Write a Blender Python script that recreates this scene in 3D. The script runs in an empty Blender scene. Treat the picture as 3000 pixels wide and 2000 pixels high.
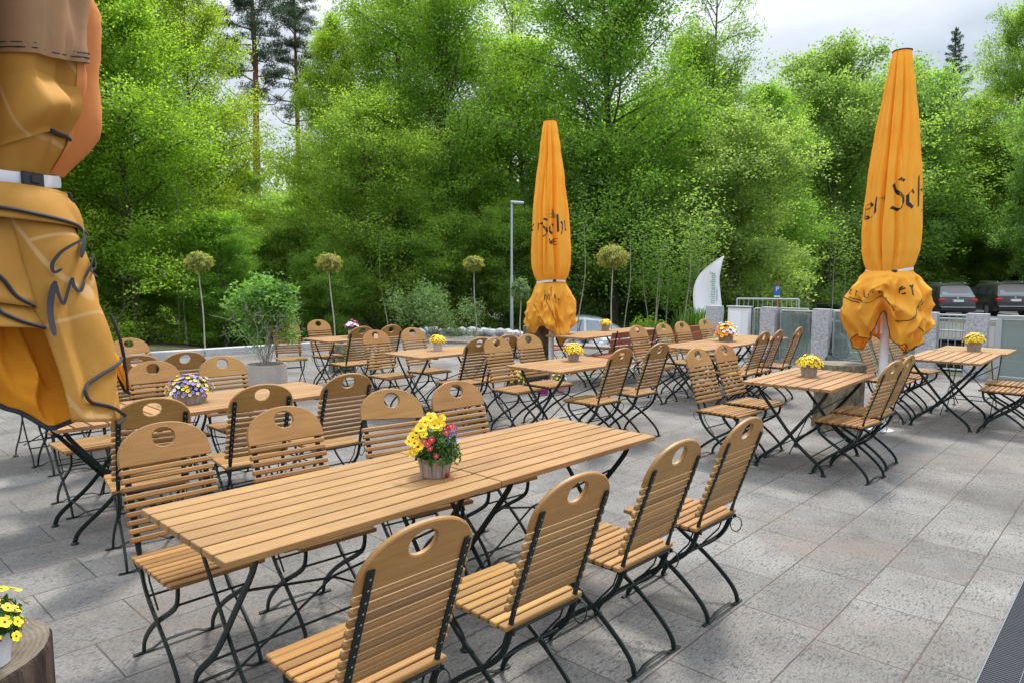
import bpy, math, random
import numpy as np
from mathutils import Vector, Matrix, noise
R = math.radians
sin, cos, pi = math.sin, math.cos, math.pi
scene = bpy.context.scene
col = scene.collection
random.seed(7)

# ------------------------------------------------------------------ camera, sky, sun, exposure
cam_d = bpy.data.cameras.new('camera')
cam_d.sensor_width = 36.0
cam_d.lens = 2063.3 / 3000 * 36
cam_d.clip_start = 0.05
cam_d.clip_end = 1500
cam = bpy.data.objects.new('camera', cam_d)
cam.location = (0, 0, 1.635)
cam.rotation_euler = (R(90 - 5.206), 0, 0)
col.objects.link(cam)
scene.camera = cam

SUN_EL, SUN_AZ = 60, 28       # azimuth measured clockwise from +y
world = bpy.data.worlds.new("World")
scene.world = world
world.use_nodes = True
wn, wl = world.node_tree.nodes, world.node_tree.links
wn.clear()
wout = wn.new('ShaderNodeOutputWorld')
bg = wn.new('ShaderNodeBackground'); bg.inputs['Strength'].default_value = 0.10
bgc = wn.new('ShaderNodeBackground'); bgc.inputs['Strength'].default_value = 1.0
sky = wn.new('ShaderNodeTexSky'); sky.sky_type = 'NISHITA'; sky.sun_disc = False
sky.sun_elevation = R(SUN_EL); sky.sun_rotation = R(SUN_AZ)
wl.new(sky.outputs[0], bg.inputs['Color'])
tc = wn.new('ShaderNodeTexCoord')
mp = wn.new('ShaderNodeMapping'); mp.inputs['Scale'].default_value = (1.0, 1.0, 3.2)
mp.inputs['Location'].default_value = (0.3, 0.1, 0.35)
wl.new(tc.outputs['Generated'], mp.inputs['Vector'])
nz = wn.new('ShaderNodeTexNoise'); nz.inputs['Scale'].default_value = 1.9
nz.inputs['Detail'].default_value = 7; nz.inputs['Roughness'].default_value = 0.52
wl.new(mp.outputs[0], nz.inputs['Vector'])
cr = wn.new('ShaderNodeValToRGB')
cr.color_ramp.elements[0].position = 0.36; cr.color_ramp.elements[0].color = (0.50, 0.57, 0.67, 1)
cr.color_ramp.elements[1].position = 0.62; cr.color_ramp.elements[1].color = (0.93, 0.95, 0.98, 1)
e = cr.color_ramp.elements.new(0.48); e.color = (0.72, 0.78, 0.86, 1)
wl.new(nz.outputs['Fac'], cr.inputs['Fac'])
sepw = wn.new('ShaderNodeSeparateXYZ'); wl.new(tc.outputs['Generated'], sepw.inputs[0])
mrw = wn.new('ShaderNodeMapRange'); mrw.inputs['From Min'].default_value = 0.28; mrw.inputs['From Max'].default_value = 1.0
mrw.inputs['To Min'].default_value = .76; mrw.inputs['To Max'].default_value = 2.3      # an overcast sky is brightest overhead
wl.new(sepw.outputs[2], mrw.inputs['Value'])
mw = wn.new('ShaderNodeVectorMath'); mw.operation = 'SCALE'
wl.new(cr.outputs['Color'], mw.inputs[0]); mry = wn.new('ShaderNodeMapRange'); mry.inputs['From Min'].default_value = -.8; mry.inputs['From Max'].default_value = .2
mry.inputs['To Min'].default_value = .92; mry.inputs['To Max'].default_value = 1.0       # unseen sky behind the viewer dimmed to darken camera-facing sides
wl.new(sepw.outputs[1], mry.inputs['Value'])
mmw = wn.new('ShaderNodeMath'); mmw.operation = 'MULTIPLY'
wl.new(mrw.outputs[0], mmw.inputs[0]); wl.new(mry.outputs[0], mmw.inputs[1]); wl.new(mmw.outputs[0], mw.inputs['Scale'])
wl.new(mw.outputs[0], bgc.inputs['Color'])
wmix = wn.new('ShaderNodeMixShader'); wmix.inputs[0].default_value = 0.92
wl.new(bg.outputs[0], wmix.inputs[1]); wl.new(bgc.outputs[0], wmix.inputs[2])
wl.new(wmix.outputs[0], wout.inputs['Surface'])

sun_d = bpy.data.lights.new('sun', 'SUN')
sun_d.energy = 3.0; sun_d.angle = R(10); sun_d.color = (1.0, 0.95, 0.88)
sun = bpy.data.objects.new('sun', sun_d)
sun.rotation_euler = (R(90 - SUN_EL), 0, R(180 - SUN_AZ))
sun.location = (0, -5, 12)
col.objects.link(sun)
scene.view_settings.view_transform = 'Standard'
scene.view_settings.look = 'None'
scene.view_settings.exposure = 0.55
scene.view_settings.gamma = 1
scene.view_settings.use_curve_mapping = False
try:
    scene.cycles.max_bounces = 6
    scene.cycles.transparent_max_bounces = 12
    scene.cycles.use_denoising = True
    scene.cycles.caustics_reflective = False
    scene.cycles.caustics_refractive = False
except Exception:
    pass

# ------------------------------------------------------------------ materials
MATS = {}
def mat(name, base=(.5, .5, .5), rough=.6, metal=0, spec=.5):
    m = bpy.data.materials.new(name); m.use_nodes = True
    b = m.node_tree.nodes['Principled BSDF']
    b.inputs['Base Color'].default_value = (*base, 1)
    b.inputs['Roughness'].default_value = rough
    b.inputs['Metallic'].default_value = metal
    b.inputs['Specular IOR Level'].default_value = spec
    MATS[name] = m
    return m, m.node_tree.nodes, m.node_tree.links, b

def ramp(n, stops):
    r = n.new('ShaderNodeValToRGB')
    el = r.color_ramp.elements
    el[0].position, el[0].color = stops[0][0], (*stops[0][1], 1)
    el[1].position, el[1].color = stops[-1][0], (*stops[-1][1], 1)
    for p, c in stops[1:-1]:
        q = el.new(p); q.color = (*c, 1)
    return r

def mixc(n, l, typ, fac, a, b):
    m = n.new('ShaderNodeMix'); m.data_type = 'RGBA'; m.blend_type = typ
    for i, v in ((0, fac), (6, a), (7, b)):
        if hasattr(v, 'links') or hasattr(v, 'is_linked'):
            l.new(v, m.inputs[i])
        elif isinstance(v, (int, float)):
            m.inputs[i].default_value = v
        else:
            m.inputs[i].default_value = (*v, 1)
    return m.outputs[2]

def noise_node(n, l, vec, scale, detail=4, rough=.55, mscale=None, rot=None):
    if mscale or rot:
        mpn = n.new('ShaderNodeMapping')
        if mscale: mpn.inputs['Scale'].default_value = mscale
        if rot: mpn.inputs['Rotation'].default_value = rot
        l.new(vec, mpn.inputs['Vector']); vec = mpn.outputs[0]
    t = n.new('ShaderNodeTexNoise')
    t.inputs['Scale'].default_value = scale
    t.inputs['Detail'].default_value = detail
    t.inputs['Roughness'].default_value = rough
    l.new(vec, t.inputs['Vector'])
    return t.outputs['Fac']

def bump(n, l, b, h, strength=.3, dist=.005):
    bp = n.new('ShaderNodeBump')
    bp.inputs['Strength'].default_value = strength
    bp.inputs['Distance'].default_value = dist
    l.new(h, bp.inputs['Height']); l.new(bp.outputs[0], b.inputs['Normal'])

def wood_mat(name, c1, c2, c3, rough=.5, grain_axis='X', var=(.78, 1.18)):
    """oiled slat wood: grain runs along the local axis, every slat a little different"""
    m, n, l, b = mat(name, rough=rough, spec=.35)
    t = n.new('ShaderNodeTexCoord'); g = n.new('ShaderNodeNewGeometry'); oi = n.new('ShaderNodeObjectInfo')
    add = n.new('ShaderNodeVectorMath'); add.operation = 'ADD'
    sc = n.new('ShaderNodeVectorMath'); sc.operation = 'SCALE'; sc.inputs['Scale'].default_value = 37.0
    cmb = n.new('ShaderNodeCombineXYZ')
    l.new(g.outputs['Random Per Island'], cmb.inputs[0]); l.new(g.outputs['Random Per Island'], cmb.inputs[1]); l.new(oi.outputs['Random'], cmb.inputs[2])
    l.new(cmb.outputs[0], sc.inputs[0]); l.new(t.outputs['Object'], add.inputs[0]); l.new(sc.outputs[0], add.inputs[1])
    ms = (1.2, 14, 14) if grain_axis == 'X' else (14, 1.2, 14)
    f1 = noise_node(n, l, add.outputs[0], 4.0, 6, .6, ms)
    f2 = noise_node(n, l, add.outputs[0], 2.2, 3, .5)
    ms2 = tuple(v * 4 if v > 5 else v * 2 for v in ms)
    f3 = noise_node(n, l, add.outputs[0], 5.0, 4, .6, ms2)
    r = ramp(n, [(.28, c1), (.5, c2), (.72, c3)])
    l.new(f1, r.inputs['Fac'])
    hs = n.new('ShaderNodeHueSaturation')
    mr = n.new('ShaderNodeMapRange'); mr.inputs['To Min'].default_value = var[0]; mr.inputs['To Max'].default_value = var[1]
    l.new(g.outputs['Random Per Island'], mr.inputs['Value'])
    mr2 = n.new('ShaderNodeMapRange'); mr2.inputs['To Min'].default_value = .492; mr2.inputs['To Max'].default_value = .503
    l.new(oi.outputs['Random'], mr2.inputs['Value'])
    mu = n.new('ShaderNodeMath'); mu.operation = 'MULTIPLY'
    mr3 = n.new('ShaderNodeMapRange'); mr3.inputs['From Min'].default_value = .3; mr3.inputs['From Max'].default_value = .7
    mr3.inputs['To Min'].default_value = .84; mr3.inputs['To Max'].default_value = 1.1
    l.new(f2, mr3.inputs['Value'])
    l.new(mr.outputs[0], mu.inputs[0]); l.new(mr3.outputs[0], mu.inputs[1])
    l.new(mu.outputs[0], hs.inputs['Value']); l.new(mr2.outputs[0], hs.inputs['Hue'])
    l.new(r.outputs[0], hs.inputs['Color'])
    l.new(hs.outputs[0], b.inputs['Base Color'])
    bump(n, l, b, f3, .2, .0015)
    return m

wood_mat('acacia_wood', (.300, .156, .046), (.350, .189, .058), (.395, .220, .072), var=(.74, 1.16))
wood_mat('table_wood', (.295, .155, .056), (.345, .192, .076), (.40, .235, .100), .5, var=(.88, 1.08))
wood_mat('red_wood', (.22, .060, .028), (.34, .105, .050), (.42, .15, .075))

def leaf_mat(name, c_dark, c_mid, c_light, trans=.35, nscale=.55):
    m = bpy.data.materials.new(name); m.use_nodes = True; MATS[name] = m
    n, l = m.node_tree.nodes, m.node_tree.links
    b = n['Principled BSDF']; b.inputs['Roughness'].default_value = .55; b.inputs['Specular IOR Level'].default_value = .3
    t = n.new('ShaderNodeTexCoord'); g = n.new('ShaderNodeNewGeometry'); oi = n.new('ShaderNodeObjectInfo')
    f = noise_node(n, l, t.outputs['Object'], nscale, 3, .6)
    a = n.new('ShaderNodeMath'); a.operation = 'MULTIPLY_ADD'; a.inputs[1].default_value = .34
    l.new(g.outputs['Random Per Island'], a.inputs[0]); l.new(f, a.inputs[2])
    s = n.new('ShaderNodeMath'); s.operation = 'SUBTRACT'; s.inputs[1].default_value = .17
    l.new(a.outputs[0], s.inputs[0])
    r = ramp(n, [(.30, c_dark), (.5, c_mid), (.72, c_light)])
    l.new(s.outputs[0], r.inputs['Fac'])
    hs = n.new('ShaderNodeHueSaturation')
    mr = n.new('ShaderNodeMapRange'); mr.inputs['To Min'].default_value = .485; mr.inputs['To Max'].default_value = .515
    l.new(oi.outputs['Random'], mr.inputs['Value']); l.new(mr.outputs[0], hs.inputs['Hue'])
    l.new(r.outputs[0], hs.inputs['Color'])
    l.new(hs.outputs[0], b.inputs['Base Color'])
    tr = n.new('ShaderNodeBsdfTranslucent')
    tcx = mixc(n, l, 'MULTIPLY', 1.0, hs.outputs[0], (1.7, 1.75, .75))
    l.new(tcx, tr.inputs['Color'])
    mx = n.new('ShaderNodeMixShader'); mx.inputs[0].default_value = trans
    l.new(b.outputs[0], mx.inputs[1]); l.new(tr.outputs[0], mx.inputs[2])
    l.new(mx.outputs[0], n['Material Output'].inputs['Surface'])
    return m
leaf_mat('beech_leaf', (0.115, 0.205, 0.034), (0.205, 0.335, 0.058), (0.31, 0.45, 0.095), 0.6)
leaf_mat('young_beech_leaf', (0.16, 0.245, 0.03), (0.255, 0.365, 0.046), (0.37, 0.48, 0.08), 0.6)
leaf_mat('maple_leaf', (0.125, 0.21, 0.058), (0.205, 0.325, 0.1), (0.3, 0.425, 0.15), 0.6)
leaf_mat('dark_leaf', (0.11, 0.19, 0.034), (0.185, 0.3, 0.058), (0.275, 0.4, 0.095), 0.62)
leaf_mat('needle', (0.022, 0.05, 0.03), (0.042, 0.085, 0.048), (0.07, 0.12, 0.07), 0.2)
leaf_mat('willow_leaf', (.085, .150, .050), (.150, .240, .085), (.230, .330, .140), .3, 2)
leaf_mat('pot_bush_leaf', (0.075, 0.165, 0.032), (0.15, 0.29, 0.058), (0.27, 0.42, 0.11), .35, 3)
leaf_mat('globe_leaf', (.15, .18, .045), (.30, .33, .085), (.50, .48, .15), .4, 6)
leaf_mat('herb_leaf', (.025, .070, .015), (.050, .130, .025), (.100, .210, .045), .25, 20)
leaf_mat('grass_blade', (.040, .100, .015), (.080, .180, .025), (.130, .250, .040), .3, 2)

def simple_noise_mat(name, stops, scale, rough=.8, detail=6, ms=None, bs=.3, bd=.01, metal=0, spec=.3):
    m, n, l, b = mat(name, rough=rough, metal=metal, spec=spec)
    t = n.new('ShaderNodeTexCoord')
    f = noise_node(n, l, t.outputs['Object'], scale, detail, .6, ms)
    r = ramp(n, stops); l.new(f, r.inputs['Fac']); l.new(r.outputs[0], b.inputs['Base Color'])
    bump(n, l, b, f, bs, bd)
    return m
simple_noise_mat('bark', [(.3, (.050, .042, .034)), (.5, (.110, .095, .078)), (.7, (.20, .18, .155))], 3, ms=(4, 4, .8), bs=.6, bd=.02)
simple_noise_mat('pine_bark', [(.3, (.12, .050, .028)), (.6, (.30, .125, .060))], 3, ms=(4, 4, .8), bs=.6, bd=.02)
simple_noise_mat('pale_bark', [(.3, (.22, .20, .16)), (.6, (.42, .40, .34))], 6, ms=(3, 3, 1), bs=.3)
simple_noise_mat('forest_floor', [(.3, (.018, .018, .010)), (.5, (.045, .042, .022)), (.7, (.075, .085, .032))], 2.5, bs=.5, bd=.05)
simple_noise_mat('asphalt', [(.3, (.075, .077, .080)), (.7, (.12, .122, .125))], 30, bs=.3)
simple_noise_mat('gravel_mat', [(.32, (.13, .105, .100)), (.5, (.25, .215, .205)), (.7, (.40, .365, .350))], 26, bs=.8, bd=.02)
simple_noise_mat('kerb_stone', [(.3, (.36, .37, .38)), (.7, (.52, .53, .54))], 9, bs=.3)
simple_noise_mat('rubble', [(.3, (.22, .23, .25)), (.5, (.42, .44, .46)), (.7, (.68, .69, .70))], 5, bs=.5)
simple_noise_mat('concrete_pot', [(.3, (.36, .32, .29)), (.7, (.52, .47, .43))], 3, bs=.15)
simple_noise_mat('planter_wood', [(.3, (.21, .185, .170)), (.55, (.34, .305, .285)), (.8, (.45, .41, .39))], 10, ms=(6, 6, .6), bs=.4)
simple_noise_mat('zinc', [(.3, (.42, .44, .46)), (.7, (.62, .64, .66))], 6, .4, metal=.4, bs=.1)
simple_noise_mat('statue_stone', [(.3, (.060, .068, .066)), (.7, (.14, .15, .15))], 12, bs=.5)
simple_noise_mat('soil', [(.3, (.02, .015, .01)), (.7, (.06, .045, .03))], 40, bs=.6)
mat('iron', (.006, .014, .013), .5, .0, .35)
mat('rivet', (.50, .50, .50), .35, .9)
mat('white_metal', (.80, .81, .84), .35, .0, .5)
mat('galvanised', (.50, .55, .58), .38, .6)
mat('steel_rail', (.44, .49, .49), .35, .6)
mat('strap', (.72, .73, .78), .6)
mat('black_plastic', (.02, .02, .028), .4)
mat('black_print', (.018, .018, .028), .7)
mat('faded_print', (.48, .25, .06), .8)
mat('tyre', (.02, .02, .02), .8)
mat('rim', (.45, .46, .48), .3, .8)
mat('tail_lamp', (.42, .012, .018), .2)
mat('plate_white', (.72, .76, .80), .5)
mat('plate_blue', (.05, .12, .5), .5)
mat('sign_blue', (.03, .14, .50), .5)
mat('sign_white', (.8, .8, .82), .5)
mat('flag_cloth', (.86, .88, .94), .8)
mat('flag_green', (.22, .42, .27), .8)
mat('flag_grey', (.25, .25, .30), .8)
mat('petal_yellow', (.86, .60, .010), .6)
mat('petal_orange', (.85, .25, .012), .6)
mat('petal_white', (.80, .78, .74), .6)
mat('petal_violet', (.26, .18, .52), .6)
mat('petal_magenta', (.42, .02, .22), .6)
mat('petal_crimson', (.40, .010, .035), .6)
mat('flower_eye', (.10, .025, .005), .7)
mat('stub_paper', (.75, .73, .68), .7)
mat('magenta_pot', (.38, .015, .30), .35)
mat('pink_pot', (.42, .26, .23), .5)
mat('white_pot', (.66, .68, .72), .4)
mat('red_twig', (.42, .07, .06), .6)

def fabric(name, c1, c2, trans=.25, wscale=2.5):
    m = bpy.data.materials.new(name); m.use_nodes = True; MATS[name] = m
    n, l = m.node_tree.nodes, m.node_tree.links
    b = n['Principled BSDF']; b.inputs['Roughness'].default_value = .75; b.inputs['Specular IOR Level'].default_value = .25
    t = n.new('ShaderNodeTexCoord')
    f = noise_node(n, l, t.outputs['Object'], wscale, 5, .6)
    r = ramp(n, [(.3, c1), (.7, c2)]); l.new(f, r.inputs['Fac']); l.new(r.outputs[0], b.inputs['Base Color'])
    tr = n.new('ShaderNodeBsdfTranslucent'); l.new(r.outputs[0], tr.inputs['Color'])
    mx = n.new('ShaderNodeMixShader'); mx.inputs[0].default_value = trans
    l.new(b.outputs[0], mx.inputs[1]); l.new(tr.outputs[0], mx.inputs[2])
    l.new(mx.outputs[0], n['Material Output'].inputs['Surface'])
    f2 = noise_node(n, l, t.outputs['Object'], 9, 4, .6)
    bump(n, l, b, f2, .25, .01)
    return m, n, l, b, tr, r
fabric('orange_cloth', (1.0, .53, .050), (1.0, .62, .10), .42)
fabric('shaded_tan_cloth', (.30, .165, .085), (.38, .225, .125), .1)  # vent layer of the nearest umbrella, its shade mixed into the brown
fabric('lining_cloth', (.80, .36, .020), (.95, .48, .045), .40)
fabric('pleat_cloth', (.70, .27, .085), (.80, .33, .12), .25)
# cloth of the nearest umbrella: ochre dulled by painted-in shade, pale brick-like print lines
m_, n_, l_, b_, tr_, r_ = fabric('shaded_ochre_cloth', (.45, .225, .042), (.62, .33, .072), .2)
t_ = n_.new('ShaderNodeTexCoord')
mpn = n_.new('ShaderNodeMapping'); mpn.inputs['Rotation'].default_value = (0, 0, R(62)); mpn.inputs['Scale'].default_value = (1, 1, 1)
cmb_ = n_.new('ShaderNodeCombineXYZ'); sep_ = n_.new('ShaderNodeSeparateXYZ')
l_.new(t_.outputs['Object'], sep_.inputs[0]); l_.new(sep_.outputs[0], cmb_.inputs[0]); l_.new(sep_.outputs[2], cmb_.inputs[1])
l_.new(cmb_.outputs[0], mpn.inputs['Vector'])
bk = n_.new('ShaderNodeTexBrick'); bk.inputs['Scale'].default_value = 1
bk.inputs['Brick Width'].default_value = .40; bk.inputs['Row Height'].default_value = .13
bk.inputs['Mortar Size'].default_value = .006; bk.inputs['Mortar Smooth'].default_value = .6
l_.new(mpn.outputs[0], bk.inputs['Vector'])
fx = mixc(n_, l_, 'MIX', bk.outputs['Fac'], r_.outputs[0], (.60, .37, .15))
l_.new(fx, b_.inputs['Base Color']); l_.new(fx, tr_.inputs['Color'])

# car paints, glass
for nm, c in (('paint_grey', (.075, .078, .082)), ('paint_brown', (.060, .050, .048)), ('paint_silver', (.50, .54, .58)), ('paint_black', (.012, .014, .022))):
    m, n, l, b = mat(nm, c, .28, .4)
    b.inputs['Coat Weight'].default_value = .6
m, n, l, b = mat('car_glass', (.16, .19, .22), .06, .75, .8)
m = bpy.data.materials.new('fence_glass'); m.use_nodes = True; MATS['fence_glass'] = m
n, l = m.node_tree.nodes, m.node_tree.links; n.clear()
o_ = n.new('ShaderNodeOutputMaterial'); tp = n.new('ShaderNodeBsdfTransparent'); tp.inputs['Color'].default_value = (.78, .88, .86, 1)
gl = n.new('ShaderNodeBsdfGlossy'); gl.inputs['Roughness'].default_value = .04; gl.inputs['Color'].default_value = (.85, .95, .95, 1)
df = n.new('ShaderNodeBsdfDiffuse'); df.inputs['Color'].default_value = (.42, .50, .50, 1)
m1 = n.new('ShaderNodeMixShader'); m1.inputs[0].default_value = .22
m2 = n.new('ShaderNodeMixShader'); fr = n.new('ShaderNodeFresnel'); fr.inputs['IOR'].default_value = 1.6
l.new(tp.outputs[0], m1.inputs[1]); l.new(df.outputs[0], m1.inputs[2]); l.new(fr.outputs[0], m2.inputs[0])
l.new(m1.outputs[0], m2.inputs[1]); l.new(gl.outputs[0], m2.inputs[2]); l.new(m2.outputs[0], o_.inputs['Surface'])
m = m.copy(); m.name = 'hazy_glass'; MATS['hazy_glass'] = m
m.node_tree.nodes['Mix Shader'].inputs[0].default_value = .55
m.node_tree.nodes['Diffuse BSDF'].inputs['Color'].default_value = (.33, .40, .39, 1)

# granite pillar
m, n, l, b = mat('granite', rough=.85)
t = n.new('ShaderNodeTexCoord')
vo = n.new('ShaderNodeTexVoronoi'); vo.inputs['Scale'].default_value = 70; l.new(t.outputs['Object'], vo.inputs['Vector'])
f1 = noise_node(n, l, t.outputs['Object'], 22, 8, .75)
ad = n.new('ShaderNodeMath'); ad.operation = 'MULTIPLY_ADD'; ad.inputs[1].default_value = .5
l.new(vo.outputs['Distance'], ad.inputs[0]); l.new(f1, ad.inputs[2])
r = ramp(n, [(.42, (.11, .12, .13)), (.62, (.34, .35, .37)), (.9, (.60, .61, .64))])
l.new(ad.outputs[0], r.inputs['Fac']); l.new(r.outputs[0], b.inputs['Base Color'])
bump(n, l, b, f1, .9, .03)

# cut end grain and bark of the stumps
m, n, l, b = mat('stump_top', rough=.85)
t = n.new('ShaderNodeTexCoord')
wv = n.new('ShaderNodeTexWave'); wv.wave_type = 'RINGS'; wv.rings_direction = 'Z'
wv.inputs['Scale'].default_value = 26; wv.inputs['Distortion'].default_value = 5; wv.inputs['Detail'].default_value = 4
l.new(t.outputs['Object'], wv.inputs['Vector'])
f1 = noise_node(n, l, t.outputs['Object'], 5, 6, .6)
ad = n.new('ShaderNodeMath'); ad.operation = 'MULTIPLY_ADD'; ad.inputs[1].default_value = .10
l.new(wv.outputs['Fac'], ad.inputs[0]); l.new(f1, ad.inputs[2])
r = ramp(n, [(.35, (.06, .045, .032)), (.55, (.145, .118, .088)), (.75, (.24, .205, .165))])
l.new(ad.outputs[0], r.inputs['Fac']); l.new(r.outputs[0], b.inputs['Base Color'])
simple_noise_mat('stump_bark', [(.3, (.060, .045, .028)), (.48, (.150, .120, .082)), (.6, (.20, .185, .115)), (.75, (.30, .265, .20))], 7, ms=(2.2, 2.2, 1.1), bs=1, bd=.05)
simple_noise_mat('dark_stump_bark', [(.3, (.012, .008, .006)), (.5, (.034, .022, .016)), (.7, (.07, .05, .036))], 5, ms=(5, 5, 1), bs=.9, bd=.03)

# terrace paving: coarse travertine slabs in running bond
m, n, l, b = mat('slab_paving', rough=.8, spec=.3)
t = n.new('ShaderNodeTexCoord')
mpn = n.new('ShaderNodeMapping'); mpn.vector_type = 'POINT'
mpn.inputs['Rotation'].default_value = (0, 0, R(-47))
l.new(t.outputs['Object'], mpn.inputs['Vector'])
off = n.new('ShaderNodeVectorMath'); off.operation = 'ADD'; off.inputs[1].default_value = (.42 + 60, .08 + 39, 0)
l.new(mpn.outputs[0], off.inputs[0])
dist = n.new('ShaderNodeTexNoise'); dist.inputs['Scale'].default_value = 9; dist.inputs['Detail'].default_value = 3
l.new(t.outputs['Object'], dist.inputs['Vector'])
dm = n.new('ShaderNodeVectorMath'); dm.operation = 'MULTIPLY_ADD'; dm.inputs[1].default_value = (.008, .008, 0)
l.new(dist.outputs['Color'], dm.inputs[0]); l.new(off.outputs[0], dm.inputs[2])
bk = n.new('ShaderNodeTexBrick')
bk.inputs['Scale'].default_value = 1
bk.inputs['Brick Width'].default_value = .70; bk.inputs['Row Height'].default_value = .39
bk.inputs['Mortar Size'].default_value = .0042; bk.inputs['Mortar Smooth'].default_value = .4
bk.offset = .43; bk.offset_frequency = 2; bk.squash = .8; bk.squash_frequency = 3
bk.inputs['Color1'].default_value = (0, 0, 0, 1); bk.inputs['Color2'].default_value = (1, 1, 1, 1); bk.inputs['Mortar'].default_value = (.5, .5, .5, 1)
l.new(dm.outputs[0], bk.inputs['Vector'])
base_f = noise_node(n, l, off.outputs[0], 1.3, 5, .6)
rb = ramp(n, [(.3, (.112, .106, .099)), (.5, (.164, .157, .148)), (.7, (.222, .214, .202))])
l.new(base_f, rb.inputs['Fac'])
# per slab tone
seps = n.new('ShaderNodeSeparateColor'); l.new(bk.outputs['Color'], seps.inputs[0])
mr = n.new('ShaderNodeMapRange'); mr.inputs['To Min'].default_value = .88; mr.inputs['To Max'].default_value = 1.10
l.new(seps.outputs[0], mr.inputs['Value'])
c0 = mixc(n, l, 'MULTIPLY', 1.0, rb.outputs[0], mr.outputs[0])
# pits drawn out along the slab, other way round on some
pit = noise_node(n, l, off.outputs[0], 46, 4, .62, (.55, 1.35, 1))
pit2 = noise_node(n, l, off.outputs[0], 5, 2, .5)
pm = n.new('ShaderNodeMath'); pm.operation = 'MULTIPLY_ADD'; pm.inputs[1].default_value = .28
l.new(pit2, pm.inputs[0]); l.new(pit, pm.inputs[2])
rp = ramp(n, [(.70, (0, 0, 0)), (.78, (.85, .85, .85))]); l.new(pm.outputs[0], rp.inputs['Fac'])
c1 = mixc(n, l, 'MIX', rp.outputs[0], c0, (.085, .086, .088))
fine = noise_node(n, l, off.outputs[0], 95, 3, .7, (.6, 1.2, 1))
rf = ramp(n, [(.34, (.52, .52, .52)), (.5, (1, 1, 1)), (.66, (1.36, 1.36, 1.36))]); l.new(fine, rf.inputs['Fac'])
c2 = mixc(n, l, 'MULTIPLY', .8, c1, rf.outputs[0])
# brownish and pale stains
st = noise_node(n, l, t.outputs['Object'], .75, 4, .6)
rs = ramp(n, [(.55, (0, 0, 0)), (.72, (1, 1, 1))]); l.new(st, rs.inputs['Fac'])
stm = n.new('ShaderNodeMath'); stm.operation = 'MULTIPLY'; stm.inputs[1].default_value = .55
l.new(rs.outputs[0], stm.inputs[0])
dk = noise_node(n, l, t.outputs['Object'], .9, 5, .65, (1, 1.3, 1), (0, 0, 1.1))
rdk = ramp(n, [(.34, (.78, .77, .76)), (.5, (1, 1, 1)), (.70, (1.10, 1.10, 1.10))]); l.new(dk, rdk.inputs['Fac'])
c2 = mixc(n, l, 'MULTIPLY', 1.0, c2, rdk.outputs[0])
c3 = mixc(n, l, 'MIX', stm.outputs[0], c2, (.205, .165, .130))
jn = noise_node(n, l, t.outputs['Object'], 3, 3, .6)
rj = ramp(n, [(.42, (.060, .058, .055)), (.62, (.11, .075, .055))]); l.new(jn, rj.inputs['Fac'])
c4 = mixc(n, l, 'MIX', bk.outputs['Fac'], c3, rj.outputs[0])
l.new(c4, b.inputs['Base Color'])
hm = n.new('ShaderNodeMath'); hm.operation = 'MULTIPLY_ADD'; hm.inputs[1].default_value = -1.0
l.new(rp.outputs[0], hm.inputs[0])
hj = n.new('ShaderNodeMath'); hj.operation = 'MULTIPLY_ADD'; hj.inputs[1].default_value = -2.5
l.new(bk.outputs['Fac'], hj.inputs[0]); l.new(fine, hj.inputs[2]); l.new(hj.outputs[0], hm.inputs[2])
bump(n, l, b, hm.outputs[0], .55, .004)

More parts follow.
